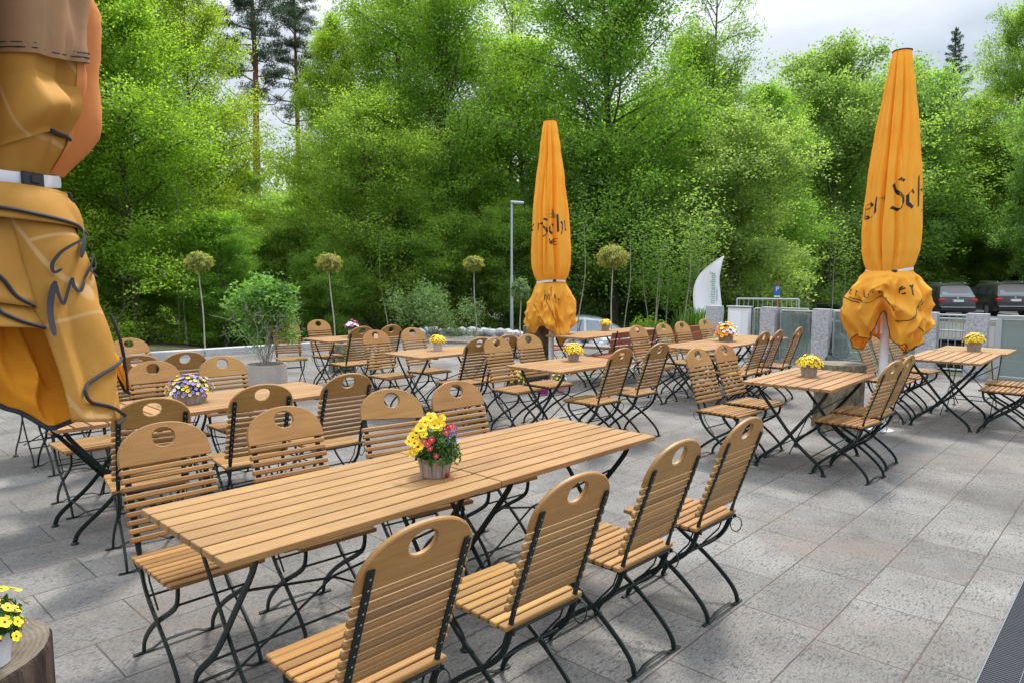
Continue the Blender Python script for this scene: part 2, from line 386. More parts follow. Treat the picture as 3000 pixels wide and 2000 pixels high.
# ------------------------------------------------------------------ mesh helpers
class MB:
    def __init__(s): s.v, s.f, s.m, s.mi = [], [], [], 0
    def add(s, vs, fs, mi=None):
        o = len(s.v); s.v += [tuple(p) for p in vs]
        for f in fs:
            s.f.append(tuple(i + o for i in f)); s.m.append(s.mi if mi is None else mi)
    def cbox(s, c, d, M=None, ch=.003, mi=None):
        """box with chamfered edges; c centre, d full size"""
        hx, hy, hz = d[0] / 2, d[1] / 2, d[2] / 2
        ch = min(ch, hx * .45, hy * .45, hz * .45)
        vs, idx = [], {}
        for sx in (-1, 1):
            for sy in (-1, 1):
                for sz in (-1, 1):
                    for a in range(3):
                        p = [sx * (hx - ch), sy * (hy - ch), sz * (hz - ch)]
                        p[a] = (sx * hx, sy * hy, sz * hz)[a]
                        idx[(sx, sy, sz, a)] = len(vs); vs.append(p)
        fs = []
        for a in range(3):
            b1, b2 = (a + 1) % 3, (a + 2) % 3
            for sa in (-1, 1):
                q = []
                for u, w in ((-1, -1), (1, -1), (1, 1), (-1, 1)):
                    k = [0, 0, 0]; k[a], k[b1], k[b2] = sa, u, w
                    q.append(idx[(*k, a)])
                fs.append(q if sa > 0 else q[::-1])
        for a in range(3):
            b1, b2 = (a + 1) % 3, (a + 2) % 3
            for u in (-1, 1):
                for w in (-1, 1):
                    k0, k1 = [0] * 3, [0] * 3
                    k0[a], k0[b1], k0[b2] = -1, u, w
                    k1[a], k1[b1], k1[b2] = 1, u, w
                    q = [idx[(*k0, b1)], idx[(*k1, b1)], idx[(*k1, b2)], idx[(*k0, b2)]]
                    fs.append(q if u * w < 0 else q[::-1])
        for sx in (-1, 1):
            for sy in (-1, 1):
                for sz in (-1, 1):
                    q = [idx[(sx, sy, sz, a)] for a in range(3)]
                    fs.append(q if sx * sy * sz > 0 else q[::-1])
        out = []
        for p in vs:
            p = Vector(p) + Vector(c)
            out.append(M @ p if M is not None else p)
        s.add(out, fs, mi)
    def sweep(s, pts, sec, side=Vector((1, 0, 0)), closed=False, mi=None, cap=True):
        """sec: list of (half width along side, half thickness) per point or one pair; 8-gon section"""
        pts = [Vector(p) for p in pts]; n = len(pts)
        if isinstance(sec[0], (int, float)): sec = [sec] * n
        rings = []
        for i, p in enumerate(pts):
            if closed: t = pts[(i + 1) % n] - pts[i - 1]
            else: t = pts[min(i + 1, n - 1)] - pts[max(i - 1, 0)]
            t.normalize()
            nn = t.cross(side)
            if nn.length < 1e-4: nn = t.cross(Vector((0, .3, 1)))
            nn.normalize(); sd = nn.cross(t).normalized()
            a, b = sec[i]
            rings.append([p + sd * (a * cx) + nn * (b * cy) for cx, cy in
                          ((1, .5), (.6, 1), (-.6, 1), (-1, .5), (-1, -.5), (-.6, -1), (.6, -1), (1, -.5))])
        vs = [q for r_ in rings for q in r_]; fs = []
        m = n if closed else n - 1
        for i in range(m):
            for k in range(8):
                a0, a1 = i * 8 + k, i * 8 + (k + 1) % 8
                b0, b1 = ((i + 1) % n) * 8 + k, ((i + 1) % n) * 8 + (k + 1) % 8
                fs.append((a0, b0, b1, a1))
        if cap and not closed:
            fs.append(tuple(range(8))); fs.append(tuple(reversed(range((n - 1) * 8, n * 8))))
        s.add(vs, fs, mi)
    def tube(s, pts, rad, seg=8, closed=False, mi=None):
        pts = [Vector(p) for p in pts]; n = len(pts)
        if isinstance(rad, (int, float)): rad = [rad] * n
        t0 = (pts[1] - pts[0]).normalized()
        up = Vector((0, 0, 1)) if abs(t0.z) < .9 else Vector((1, 0, 0))
        nn = t0.cross(up).normalized(); vs = []
        for i, p in enumerate(pts):
            t = ((pts[(i + 1) % n] - pts[i - 1]) if closed else (pts[min(i + 1, n - 1)] - pts[max(i - 1, 0)])).normalized()
            nn = (nn - t * nn.dot(t)).normalized(); bb = t.cross(nn)
            for k in range(seg):
                a = 2 * pi * k / seg
                vs.append(p + nn * (rad[i] * cos(a)) + bb * (rad[i] * sin(a)))
        fs = []
        for i in range(n if closed else n - 1):
            for k in range(seg):
                j = (i + 1) % n
                fs.append((i * seg + k, i * seg + (k + 1) % seg, j * seg + (k + 1) % seg, j * seg + k))
        if not closed:
            fs.append(tuple(reversed(range(seg)))); fs.append(tuple(range((n - 1) * seg, n * seg)))
        s.add(vs, fs, mi)
    def lathe(s, prof, seg=32, c=(0, 0, 0), mi=None, wob=0, capb=True, capt=True):
        vs, fs = [], []
        for r_, z in prof:
            for k in range(seg):
                a = 2 * pi * k / seg
                q = r_ * (1 + wob * noise.noise(Vector((cos(a) * 1.7, sin(a) * 1.7, z * 2 + c[0]))))
                vs.append((c[0] + q * cos(a), c[1] + q * sin(a), c[2] + z))
        for i in range(len(prof) - 1):
            for k in range(seg):
                fs.append((i * seg + k, i * seg + (k + 1) % seg, (i + 1) * seg + (k + 1) % seg, (i + 1) * seg + k))
        if capb: fs.append(tuple(reversed(range(seg))))
        if capt: fs.append(tuple(range((len(prof) - 1) * seg, len(prof) * seg)))
        s.add(vs, fs, mi)
    def build(s, name, mats, parent=None, smooth=True, loc=None, auto=35):
        me = bpy.data.meshes.new(name)
        me.from_pydata(s.v, [], s.f)
        if isinstance(mats, str): mats = [mats]
        for k in mats: me.materials.append(MATS[k])
        me.polygons.foreach_set('material_index', s.m)
        if smooth:
            me.polygons.foreach_set('use_smooth', [True] * len(s.f))
            try: me.set_sharp_from_angle(angle=R(auto))
            except Exception: pass
        me.update()
        return link(name, me, parent, loc)

def link(name, me, parent=None, loc=None):
    o = bpy.data.objects.new(name, me); col.objects.link(o)
    if parent: o.parent = parent
    if loc: o.location = loc
    return o

def tag(o, label=None, cat=None, group=None, kind=None):
    if label: o['label'] = label
    if cat: o['category'] = cat
    if group: o['group'] = group
    if kind: o['kind'] = kind
    return o

def empty(name, loc=(0, 0, 0), rz=0, sc=1, **k):
    o = bpy.data.objects.new(name, None); col.objects.link(o)
    o.empty_display_size = .1
    o.location = loc; o.rotation_euler = (0, 0, rz); o.scale = (sc, sc, sc)
    return tag(o, **k)

def copy_tree(o, parent=None):
    c = o.copy(); col.objects.link(c)
    if parent: c.parent = parent
    for ch in [q for q in o.children]: copy_tree(ch, c)
    return c

def quads(name, P, mats, parent=None, mi=None, loc=None):
    """P: (N,4,3) array of quads"""
    N = len(P)
    me = bpy.data.meshes.new(name)
    me.vertices.add(4 * N); me.vertices.foreach_set('co', np.ascontiguousarray(P, dtype=np.float32).reshape(-1))
    me.loops.add(4 * N); me.loops.foreach_set('vertex_index', np.arange(4 * N, dtype=np.int32))
    me.polygons.add(N); me.polygons.foreach_set('loop_start', np.arange(0, 4 * N, 4, dtype=np.int32))
    try: me.polygons.foreach_set('loop_total', np.full(N, 4, dtype=np.int32))
    except Exception: pass
    if isinstance(mats, str): mats = [mats]
    for k in mats: me.materials.append(MATS[k])
    if mi is not None: me.polygons.foreach_set('material_index', np.asarray(mi, dtype=np.int32))
    me.update(calc_edges=True); me.validate()
    return link(name, me, parent, loc)

def leaf_quads(C, Nn, size, rng, asp=.55, dirs=None):
    """leaf shaped diamonds at C facing Nn"""
    n = len(C)
    Nn = Nn / np.linalg.norm(Nn, axis=1, keepdims=True)
    rd = rng.normal(size=(n, 3)) if dirs is None else dirs + rng.normal(size=(n, 3)) * .35
    U = rd - Nn * (rd * Nn).sum(1, keepdims=True); U /= np.linalg.norm(U, axis=1, keepdims=True) + 1e-9
    V = np.cross(Nn, U)
    s = (size * rng.uniform(.7, 1.25, n))[:, None]
    bend = Nn * s * .18
    return np.stack([C - U * s, C - V * s * asp + bend, C + U * s, C + V * s * asp + bend], 1)

# ------------------------------------------------------------------ setting: ground, terrace, parking
def sstep(a, b, x):
    t = min(1, max(0, (x - a) / (b - a))); return t * t * (3 - 2 * t)
def ground_z(x, y):
    d = sstep(15.5, 24, y - .15 * abs(x))
    low = 1.2 if x > -6 else 1.2 - .7 * sstep(-6, -12, x)
    low = low + (.45 - low) * sstep(17.5, 21.5, x)
    z = -.12 - (low - .12) * d
    if y > 40: z += (y - 40) * .01
    return z
mb = MB()
xs = [-700, -300, -140, -80, -50] + [i * 2 - 40 for i in range(41)] + [50, 80, 140, 300, 700]
ys = [-60, -20] + [i * 2 - 8 for i in range(41)] + [80, 100, 140, 220, 400, 900]
for y in ys:
    for x in xs: mb.v.append((x, y, ground_z(x, y) + .0))
W_ = len(xs)
for j in range(len(ys) - 1):
    for i in range(W_ - 1): mb.f.append((j * W_ + i, j * W_ + i + 1, (j + 1) * W_ + i + 1, (j + 1) * W_ + i)); mb.m.append(0)
tag(mb.build('ground', 'forest_floor'), kind='structure')

# terrace outline (true positions of its edges)
TER = [(-16, -6), (-16, 6.4), (-7.9, 13.5), (-4.9, 16.1), (-2.3, 17.6), (1.2, 16.4), (4.1, 14.85), (8.75, 10.35), (16, 4), (16, -6)]
def slab(name, poly, z0, z1, m, **k):
    mb = MB(); n = len(poly)
    mb.add([(x, y, z1) for x, y in poly] + [(x, y, z0) for x, y in poly],
           [tuple(reversed(range(n)))] + [(i, (i + 1) % n, n + (i + 1) % n, n + i) for i in range(n)])
    return tag(mb.build(name, m, smooth=False), kind='structure', **k)
slab('terrace', TER, -.4, 0, 'slab_paving')
slab('gravel_bed', [(-4.6, 16.5), (-2.9, 20.6), (2.5, 19.2), (5.3, 16.3), (4.5, 15.0), (1.3, 16.7), (-2.3, 17.9)], -.5, .03, 'gravel_mat')
mb = MB()
pk = [(x, y) for y in range(21, 61, 3) for x in range(-4, 45, 3)]
nx = len(range(-4, 45, 3)); ny = len(range(21, 61, 3))
mb.v = [(x, y, ground_z(x, y) + .05) for x, y in pk]
for j in range(ny - 1):
    for i in range(nx - 1): mb.f.append((j * nx + i, j * nx + i + 1, (j + 1) * nx + i + 1, (j + 1) * nx + i)); mb.m.append(0)
tag(mb.build('parking_lot', 'asphalt'), kind='structure')
# raised kerb along the forest side
mb = MB(); L0, L1 = Vector((-9.6, 12.05, 0)), Vector((-2.5, 17.85, 0))
dv = (L1 - L0); nseg = 9; ang = math.atan2(dv.y, dv.x)
for i in range(nseg):
    c = L0 + dv * ((i + .5) / nseg)
    M = Matrix.Translation((c.x, c.y, .02)) @ Matrix.Rotation(ang, 4, 'Z')
    mb.cbox((0, 0, 0), (dv.length / nseg - .008, .20, .26), M, .012)
tag(mb.build('kerb', 'kerb_stone'), kind='structure')

UV_T = R(46)
def P2(n, u):
    """terrace grid: u along the rows of tables, n across them"""
    return (u * cos(UV_T) - n * sin(UV_T), u * sin(UV_T) + n * cos(UV_T))

# rubble edging behind the terrace
rng = np.random.default_rng(3)
mb = MB()
edge = [(-2.6, 20.0), (-.6, 19.2), (.9, 17.9), (2.6, 17.0), (4.6, 15.6), (5.2, 15.2)]
for k in range(420):
    t = rng.uniform(0, len(edge) - 1.001); i = int(t); f = t - i
    x = edge[i][0] * (1 - f) + edge[i + 1][0] * f + rng.normal() * .10
    y = edge[i][1] * (1 - f) + edge[i + 1][1] * f + rng.normal() * .10
    s = rng.uniform(.07, .15); z = rng.uniform(.0, .17)
    pr = [(s * sin(a) * 1.15 + .001, -s * cos(a) * .8) for a in np.linspace(.25, pi - .25, 5)]
    vs0 = len(mb.v); mb.lathe(pr, 6, (x, y, z), wob=.5)
tag(mb.build('rubble_edging', 'rubble', auto=20), 'low bank of pale rough stones edging the gravel behind the terrace', 'stones', kind='stuff')

# ------------------------------------------------------------------ chair
BX = Vector((0, -.333, .943))           # direction up the backrest
B0 = Vector((0, -.189, .513))           # bottom of the lowest back slat
BN = Vector((0, .943, .333))            # backrest normal (towards the sitter)
HW = .198
def panel_mb(tilt=0):
    mb = MB(); N = 48; th = .009
    s0 = .3215
    def P(x, s, d):
        if tilt:
            xx, ss = x + HW, s - s0
            x, s = -HW + xx * cos(tilt) - ss * sin(tilt), s0 + xx * sin(tilt) + ss * cos(tilt)
        return B0 + BX * s + BN * (d + .011) + Vector((x, 0, 0))
    def outer(i, ins=0):
        a = 2 * pi * i / N
        ex = 2.12
        if sin(a) >= 0:
            ca, sa = abs(cos(a)) ** (2 / ex), abs(sin(a)) ** (2 / ex)
            return (math.copysign((HW - ins) * ca, cos(a)), s0 + .030 + (.146 - ins) * sa)
        t = -sin(a); x = (HW - ins) * math.copysign(min(1, abs(cos(a)) * 1.5), cos(a))
        return (x, s0 + .030 - (.030 - ins) * min(1, t * 1.9))
    def inner(i, g=0):
        a = 2 * pi * i / N
        return (math.copysign((.047 + g) * abs(cos(a)) ** .97, cos(a)), s0 + .108 + (.040 + g) * math.copysign(abs(sin(a)) ** .9, sin(a)))
    rings = [[P(*inner(i, 0), -th + .004) for i in range(N)], [P(*inner(i, .004), -th) for i in range(N)],
             [P(*outer(i, .004), -th) for i in range(N)], [P(*outer(i), -th + .004) for i in range(N)],
             [P(*outer(i), th - .004) for i in range(N)], [P(*outer(i, .004), th) for i in range(N)],
             [P(*inner(i, .004), th) for i in range(N)], [P(*inner(i, 0), th - .004) for i in range(N)]]
    vs = [p for r_ in rings for p in r_]; fs = []
    K = len(rings)
    for j in range(K):
        for i in range(N):
            a0, a1 = j * N + i, j * N + (i + 1) % N
            b0, b1 = ((j + 1) % K) * N + i, ((j + 1) % K) * N + (i + 1) % N
            fs.append((a0, a1, b1, b0))
    mb.add(vs, fs)
    return mb
def smooth_path(pts, k=4):
    """Catmull-Rom through the points"""
    P = [Vector(p) for p in pts]; P = [P[0] * 2 - P[1]] + P + [P[-1] * 2 - P[-2]]; out = []
    for i in range(1, len(P) - 2):
        for j in range(k):
            t = j / k; a, b, c, d = P[i - 1], P[i], P[i + 1], P[i + 2]
            out.append(.5 * ((2 * b) + (c - a) * t + (2 * a - 5 * b + 4 * c - d) * t * t + (3 * b - a - 3 * c + d) * t ** 3))
    out.append(P[-2]); return out
def make_chair():
    root = empty('folding_chair')
    obs = {}
    panel_mb().build('headrest_board', 'acacia_wood', root, auto=30)
    mb = MB()
    Mb = Matrix((( 1, 0, 0, 0), (0, BN.y, BX.y, 0), (0, BN.z, BX.z, 0), (0, 0, 0, 1)))
    for i in range(9):
        c = B0 + BX * (.014 + i * .0357) + BN * .010
        mb.cbox((0, 0, 0), (HW * 2, .021, .0238), Matrix.Translation(c) @ Mb, .0050)
    mb.build('back_slats', 'acacia_wood', root)
    mb = MB()
    for i in range(9):
        w = .400 if i < 8 else .385
        mb.cbox((0, -.168 + i * .0475, .4555 - (.004 if i == 8 else 0)), (w, .0365, .019), None, .0035)
    mb.build('seat', 'acacia_wood', root)
    for s in (-1, 1):
        mb = MB()
        top = B0 + BX * .40
        pts = [top - BN * .003, B0 + BX * .2 - BN * .003, B0 - BN * .003, (0, -.178, .462), (0, -.163, .40), (0, -.13, .335), (0, -.065, .272), (0, .03, .205), (0, .12, .135), (0, .185, .070), (0, .215, .012)]
        P = smooth_path([Vector((s * .166, p[1], p[2])) for p in map(Vector, pts)], 3)
        sec = []
        for p in P:
            if p.z > .52: sec.append((.0125, .0035))
            elif p.z > .42:
                t = (.52 - p.z) / .10; sec.append((.0125 - .005 * t, .0035 + .008 * t))
            else: sec.append((.0070, .0105))
        mb.sweep(P, sec)
        for k in range(11):
            c = B0 + BX * (.014 + k * .0357 + (.004 if k > 8 else 0)) - BN * .008 + Vector((s * .166, 0, 0))
            ring = [c + Vector((.0038 * cos(a), 0, 0)) + BX * (.0038 * sin(a)) for a in np.linspace(0, 2 * pi, 7)[:-1]]
            mb.add(ring + [c - BN * .002], [(i, 6, (i + 1) % 6) for i in range(6)], 1)
        mb.build('back_post', ['iron', 'rivet'], root)
        mb = MB()
        pts = [(.190, .446), (.188, .400), (.168, .350), (.100, .298), (.010, .245), (-.090, .180), (-.175, .110), (-.220, .055), (-.232, .012)]
        P = smooth_path([Vector((s * .150, a, b)) for a, b in pts], 3)
        mb.sweep(P, (.0070, .0105))
        mb.build('leg', 'iron', root)
    for yy, xx in ((.215, .166), (-.232, .150)):
        mb = MB(); w = xx
        pts = [(-w - .042, yy, .006), (-w, yy, .006), (-w + .035, yy, .008), (-w + .075, yy, .026), (0, yy, .028), (w - .075, yy, .026), (w - .035, yy, .008), (w, yy, .006), (w + .042, yy, .006)]
        mb.sweep([Vector(p) for p in pts], (.0095, .0035), side=Vector((0, 1, 0)))
        mb.build('foot_bar', 'iron', root)
    mb = MB()
    for s in (-1, 1):
        mb.sweep([(s * .172, -.20, .440), (s * .172, 0, .440), (s * .172, .200, .440)], (.004, .009))
        mb.tube([(s * .150, -.145, .43), (s * .150, -.12, .36), (s * .150, -.035, .262)], .004, 6)
    mb.tube([(-.166, -.19, .445), (.166, -.19, .445)], .006, 6)
    mb.build('seat_frame', 'iron', root)
    mb = MB(); mb.tube([(-.150, .165, .348), (.150, .165, .348)], .005, 6)
    mb.tube([(-.166, -.105, .305), (.166, -.105, .305)], .005, 6)
    mb.build('stretcher', 'iron', root)
    mb = MB()
    a = [(.166 + .012 * sin(t), -.175 - .030 * (1 - cos(t)), .40 + .035 * sin(t)) for t in np.linspace(0, 2 * pi, 13)[:-1]]
    mb.tube(a, .0028, 5, closed=True); mb.build('wire_loop', 'iron', root)
    return root
chair0 = make_chair(); chair_used = False
ORD = {1: 'first', 2: 'second', 3: 'third', 4: 'fourth'}
def chair(n, u, t, label, group, xy=None):
    global chair_used
    o = chair0 if not chair_used else copy_tree(chair0)
    chair_used = True
    x, y = xy if xy else P2(n, u)
    o.location = (x, y, 0); o.rotation_euler = (0, 0, R(t))
    return tag(o, label, 'chair', group)

# ------------------------------------------------------------------ table
def make_table(L=1.222, W=.75):
    root = empty('folding_table')
    mb = MB(); n = 8; pitch = W / n
    for i in range(n):
        mb.cbox((L / 2, (i + .5) * pitch, .737), (L, pitch - .0145, .026), None, .0025)
    mb.build('tabletop', 'table_wood', root)
    for u in (.24, L - .24):
        mb = MB(); mb.cbox((u, W / 2, .718), (.050, W - .07, .020), None, .004)
        mb.build('batten', 'acacia_wood', root)
    for e, u in enumerate((.15, L - .15)):
        for k, (a, b) in enumerate(((.085, W - .095), (W - .085, .095))):
            du = .012 * (1 if k else -1)
            pts = [(u + du, a, .728), (u + du, a + (b - a) * .03, .66), (u + du, a + (b - a) * .30, .46), (u + du, a + (b - a) * .62, .235), (u + du, a + (b - a) * .93, .085), (u + du, b, .012)]
            mb = MB(); mb.sweep(smooth_path(pts, 4), (.0050, .0135))
            mb.lathe([(.022, 0), (.024, .006), (.012, .014)], 10, (u + du, b, 0.001))
            mb.build('leg', 'iron', root)
    for v in (.20, W - .20):
        mb = MB(); mb.tube([(.15, v, .148), (L - .15, v, .148)], .0055, 6); mb.build('stretcher', 'iron', root)
    mb = MB()
    mb.tube([(.15, W * .28, .545), (L / 2, W / 2, .40), (L - .15, W * .5, .150)], .0055, 6)
    mb.build('brace', 'iron', root)
    mb = MB()
    mb.tube([(L - .15, W * .28, .545), (L / 2, W / 2 + .013, .40), (.15, W * .5, .150)], .0055, 6)
    mb.build('brace', 'iron', root)
    mb = MB()
    for u in (.15, L - .15):
        mb.tube([(u, .10, .722), (u, W - .10, .722)], .006, 6)
    mb.build('frame_rail', 'iron', root)
    return root
tbl = make_table(); tbl_used = False
sq = make_table(.75, .75); sq_used = False
def table(n, u, t, label, square=False, flip=False, group='folding tables on the terrace', dz=0):
    """near left corner at (n,u); the long side runs along t"""
    global tbl_used, sq_used
    if square:
        o = sq if not sq_used else copy_tree(sq); sq_used = True
    else:
        o = tbl if not tbl_used else copy_tree(tbl); tbl_used = True
    x, y = P2(n, u)
    if flip:                          # slats across the row
        x, y = x - sin(R(t)) * 0 + cos(R(t)) * .75, y + sin(R(t)) * .75
        t = t + 90
    o.location = (x, y, dz); o.rotation_euler = (0, 0, R(t))
    return tag(o, label, 'table', group)
table(2.113, .905, 45.9, 'slatted wooden folding table nearest the viewer, front half of the long front table')
table(2.113, 2.131, 45.9, 'slatted wooden folding table joined behind the nearest one, right of the mixed flower pot', dz=.002)
table(4.72, 1.06, 46, 'square wooden table at left, slats across the row, half hidden by the near umbrella', square=True, flip=True)
table(4.70, 1.815, 46, 'wooden folding table under the purple and yellow pansy pot')
table(7.02, 1.26, 46, 'wooden folding table mostly hidden behind the near umbrella at far left')
table(4.22, 5.03, 45, 'wooden folding table with yellow flowers in front of the closed middle umbrella')
table(2.00, 5.71, 48, 'wooden folding table with yellow flowers beside the large cut log at right')
table(1.52, 8.53, 47.5, 'wooden folding table at far right near the glass fence')
table(1.50, 9.77, 47.5, 'square wooden table joined behind the far right one, slats turned across', square=True, flip=True, dz=.002)
table(6.08, 4.87, 46, 'wooden folding table with yellow flowers in a zinc pot, left of centre')
table(8.55, 5.20, 44, 'small distant wooden table with purple flowers, left of centre')
table(4.22, 7.80, 46, 'wooden folding table carrying the orange and white flowers')
table(4.25, 9.06, 46, 'wooden table joined behind the one with orange flowers, by the gate')
table(6.36, 8.12, 48, 'distant wooden table beside the middle umbrella, between red brown benches')
table(6.34, 9.38, 49, 'most distant wooden table, continuing behind the one with the small yellow pot')

G1 = 'wooden folding chairs with iron legs'
def chairs(tname, side, t, lst, n_side=None):
    for i, (n, u, a) in enumerate(lst):
        w = 'only' if len(lst) == 1 else (ORD[i + 1] + ' from left,')
        chair(n, u, a, 'wooden chair, %s %s side of %s' % (w, side, tname), G1)
chairs('the long front table', 'near', 46, [(1.79, 1.17, 45.5), (1.77, 1.82, 44.3), (1.78, 2.48, 45.3), (1.79, 3.10, 46)])
chairs('the long front table', 'far', 226, [(2.97, 1.15, 226), (2.94, 1.70, 223), (2.93, 2.32, 218), (2.98, 2.88, 221)])
chairs('the left pansy table', 'near', 46, [(4.36, 1.42, 36), (4.40, 2.06, 38), (4.44, 2.67, 43)])
chairs('the left pansy table', 'far', 226, [(5.62, 1.45, 226), (5.48, 1.98, 227), (5.44, 2.49, 224)])
chairs('the table hidden by the left umbrella', 'near', 46, [(6.92, 1.62, 46), (6.70, 2.09, 38), (6.68, 2.44, 45)])
chairs('the table hidden by the left umbrella', 'far', 226, [(7.85, 2.55, 226)])
chairs('the yellow flower table before the middle umbrella', 'near', 46, [(4.10, 5.38, 46), (4.12, 6.06, 44)])
chairs('the yellow flower table before the middle umbrella', 'far', 226, [(5.10, 5.35, 223), (5.12, 5.88, 222)])
chairs('the yellow flower table beside the log', 'near', 46, [(1.98, 6.06, 41), (2.02, 6.58, 47)])
chairs('the yellow flower table beside the log', 'far', 226, [(2.92, 5.78, 222), (2.93, 6.33, 225)])
chairs('the far right table', 'far', 226, [(2.47, 8.82, 228), (2.48, 9.35, 226), (2.49, 10.02, 219)])
chairs('the far right table', 'near', 46, [(1.34, 8.88, 46), (1.38, 9.44, 46)])
chairs('the table with the zinc flower pot', 'near', 46, [(5.88, 5.26, 43), (5.90, 5.70, 44)])
chairs('the table with the zinc flower pot', 'far', 226, [(6.90, 5.05, 226), (6.92, 5.64, 226)])
chairs('the purple flower table', 'near', 46, [(8.26, 5.36, 43), (8.22, 5.78, 48)])
chairs('the purple flower table', 'far', 226, [(9.40, 5.10, 208), (9.30, 5.68, 225)])
chairs('the orange flower table', 'near', 46, [(4.02, 8.20, 48), (4.00, 8.55, 52), (4.02, 9.22, 53)])
chairs('the orange flower table', 'far', 226, [(5.06, 8.00, 223), (5.08, 8.68, 224), (5.08, 9.18, 224), (5.14, 9.98, 224)])
# the third far chair of the front table has its headrest board sagging loose
for o in col.objects:
    if o.get('label', '').startswith('wooden chair, third from left, far side of the long front'):
        o['label'] = 'wooden folding chair with headrest board hanging crooked, behind the long front table'
        for c in o.children:
            if c.name.startswith('headrest_board'):
                m2_ = panel_mb(tilt=R(5)); bpy.data.objects.remove(c)
                nb = m2_.build('headrest_board', 'acacia_wood', o, auto=30); nb['label'] = 'crooked headrest board'

# ------------------------------------------------------------------ red brown benches
def make_bench(L=1.15):
    root = empty('folding_bench')
    mb = MB(); bx, bn, b0 = Vector((0, -.22, .975)), Vector((0, .975, .22)), Vector((0, -.20, .52))
    Mb = Matrix(((1, 0, 0, 0), (0, bn.y, bx.y, 0), (0, bn.z, bx.z, 0), (0, 0, 0, 1)))
    for i in range(3): mb.cbox((0, 0, 0), (L, .018, .092), Matrix.Translation(b0 + bx * (.05 + i * .108)) @ Mb, .005)
    mb.build('backrest', 'red_wood', root)
    mb = MB()
    for i in range(4): mb.cbox((0, -.15 + i * .10, .455), (L, .088, .020), None, .005)
    mb.build('seat', 'red_wood', root)
    for s in (-1, 1):
        x = s * (L / 2 - .10)
        mb = MB(); mb.sweep([(x, -.285, .85), (x, -.21, .50), (x, -.12, .33), (x, .19, .01)], (.012, .006)); mb.build('back_post', 'iron', root)
        mb = MB(); mb.sweep([(x - .01 * s, .18, .445), (x - .01 * s, .10, .33), (x - .01 * s, -.22, .01)], (.012, .006)); mb.build('leg', 'iron', root)
    mb = MB(); mb.tube([(-L / 2 + .1, -.22, .03), (L / 2 - .1, -.22, .03)], .006, 6); mb.tube([(-L / 2 + .1, .19, .03), (L / 2 - .1, .19, .03)], .006, 6)
    mb.build('stretcher', 'iron', root)
    return root
b0_ = make_bench()
for i, (n, u, t, lb) in enumerate(((6.32, 8.98, 46, 'red brown slatted bench, back to viewer, behind the orange flower table'),
                                   (6.25, 10.55, 47, 'most distant red brown bench, back to viewer'),
                                   (7.62, 8.83, 226, 'narrow red brown chair with slatted back beside the middle umbrella pole'))):
    o = b0_ if i == 0 else copy_tree(b0_)
    x, y = P2(n, u); o.location = (x, y, 0); o.rotation_euler = (0, 0, R(t)); o.scale = (.46 if i == 2 else 1.06, 1, 1)
    tag(o, lb, 'bench' if i < 2 else 'chair', 'red brown folding benches')

# ------------------------------------------------------------------ closed umbrellas
def interp(tab, z):
    if z <= tab[0][0]: return tab[0][1]
    for (a, ra), (b, rb) in zip(tab, tab[1:]):
        if z <= b:
            t = (z - a) / (b - a); t = t * t * (3 - 2 * t) * .5 + t * .5
            return ra + (rb - ra) * t
    return tab[-1][1]

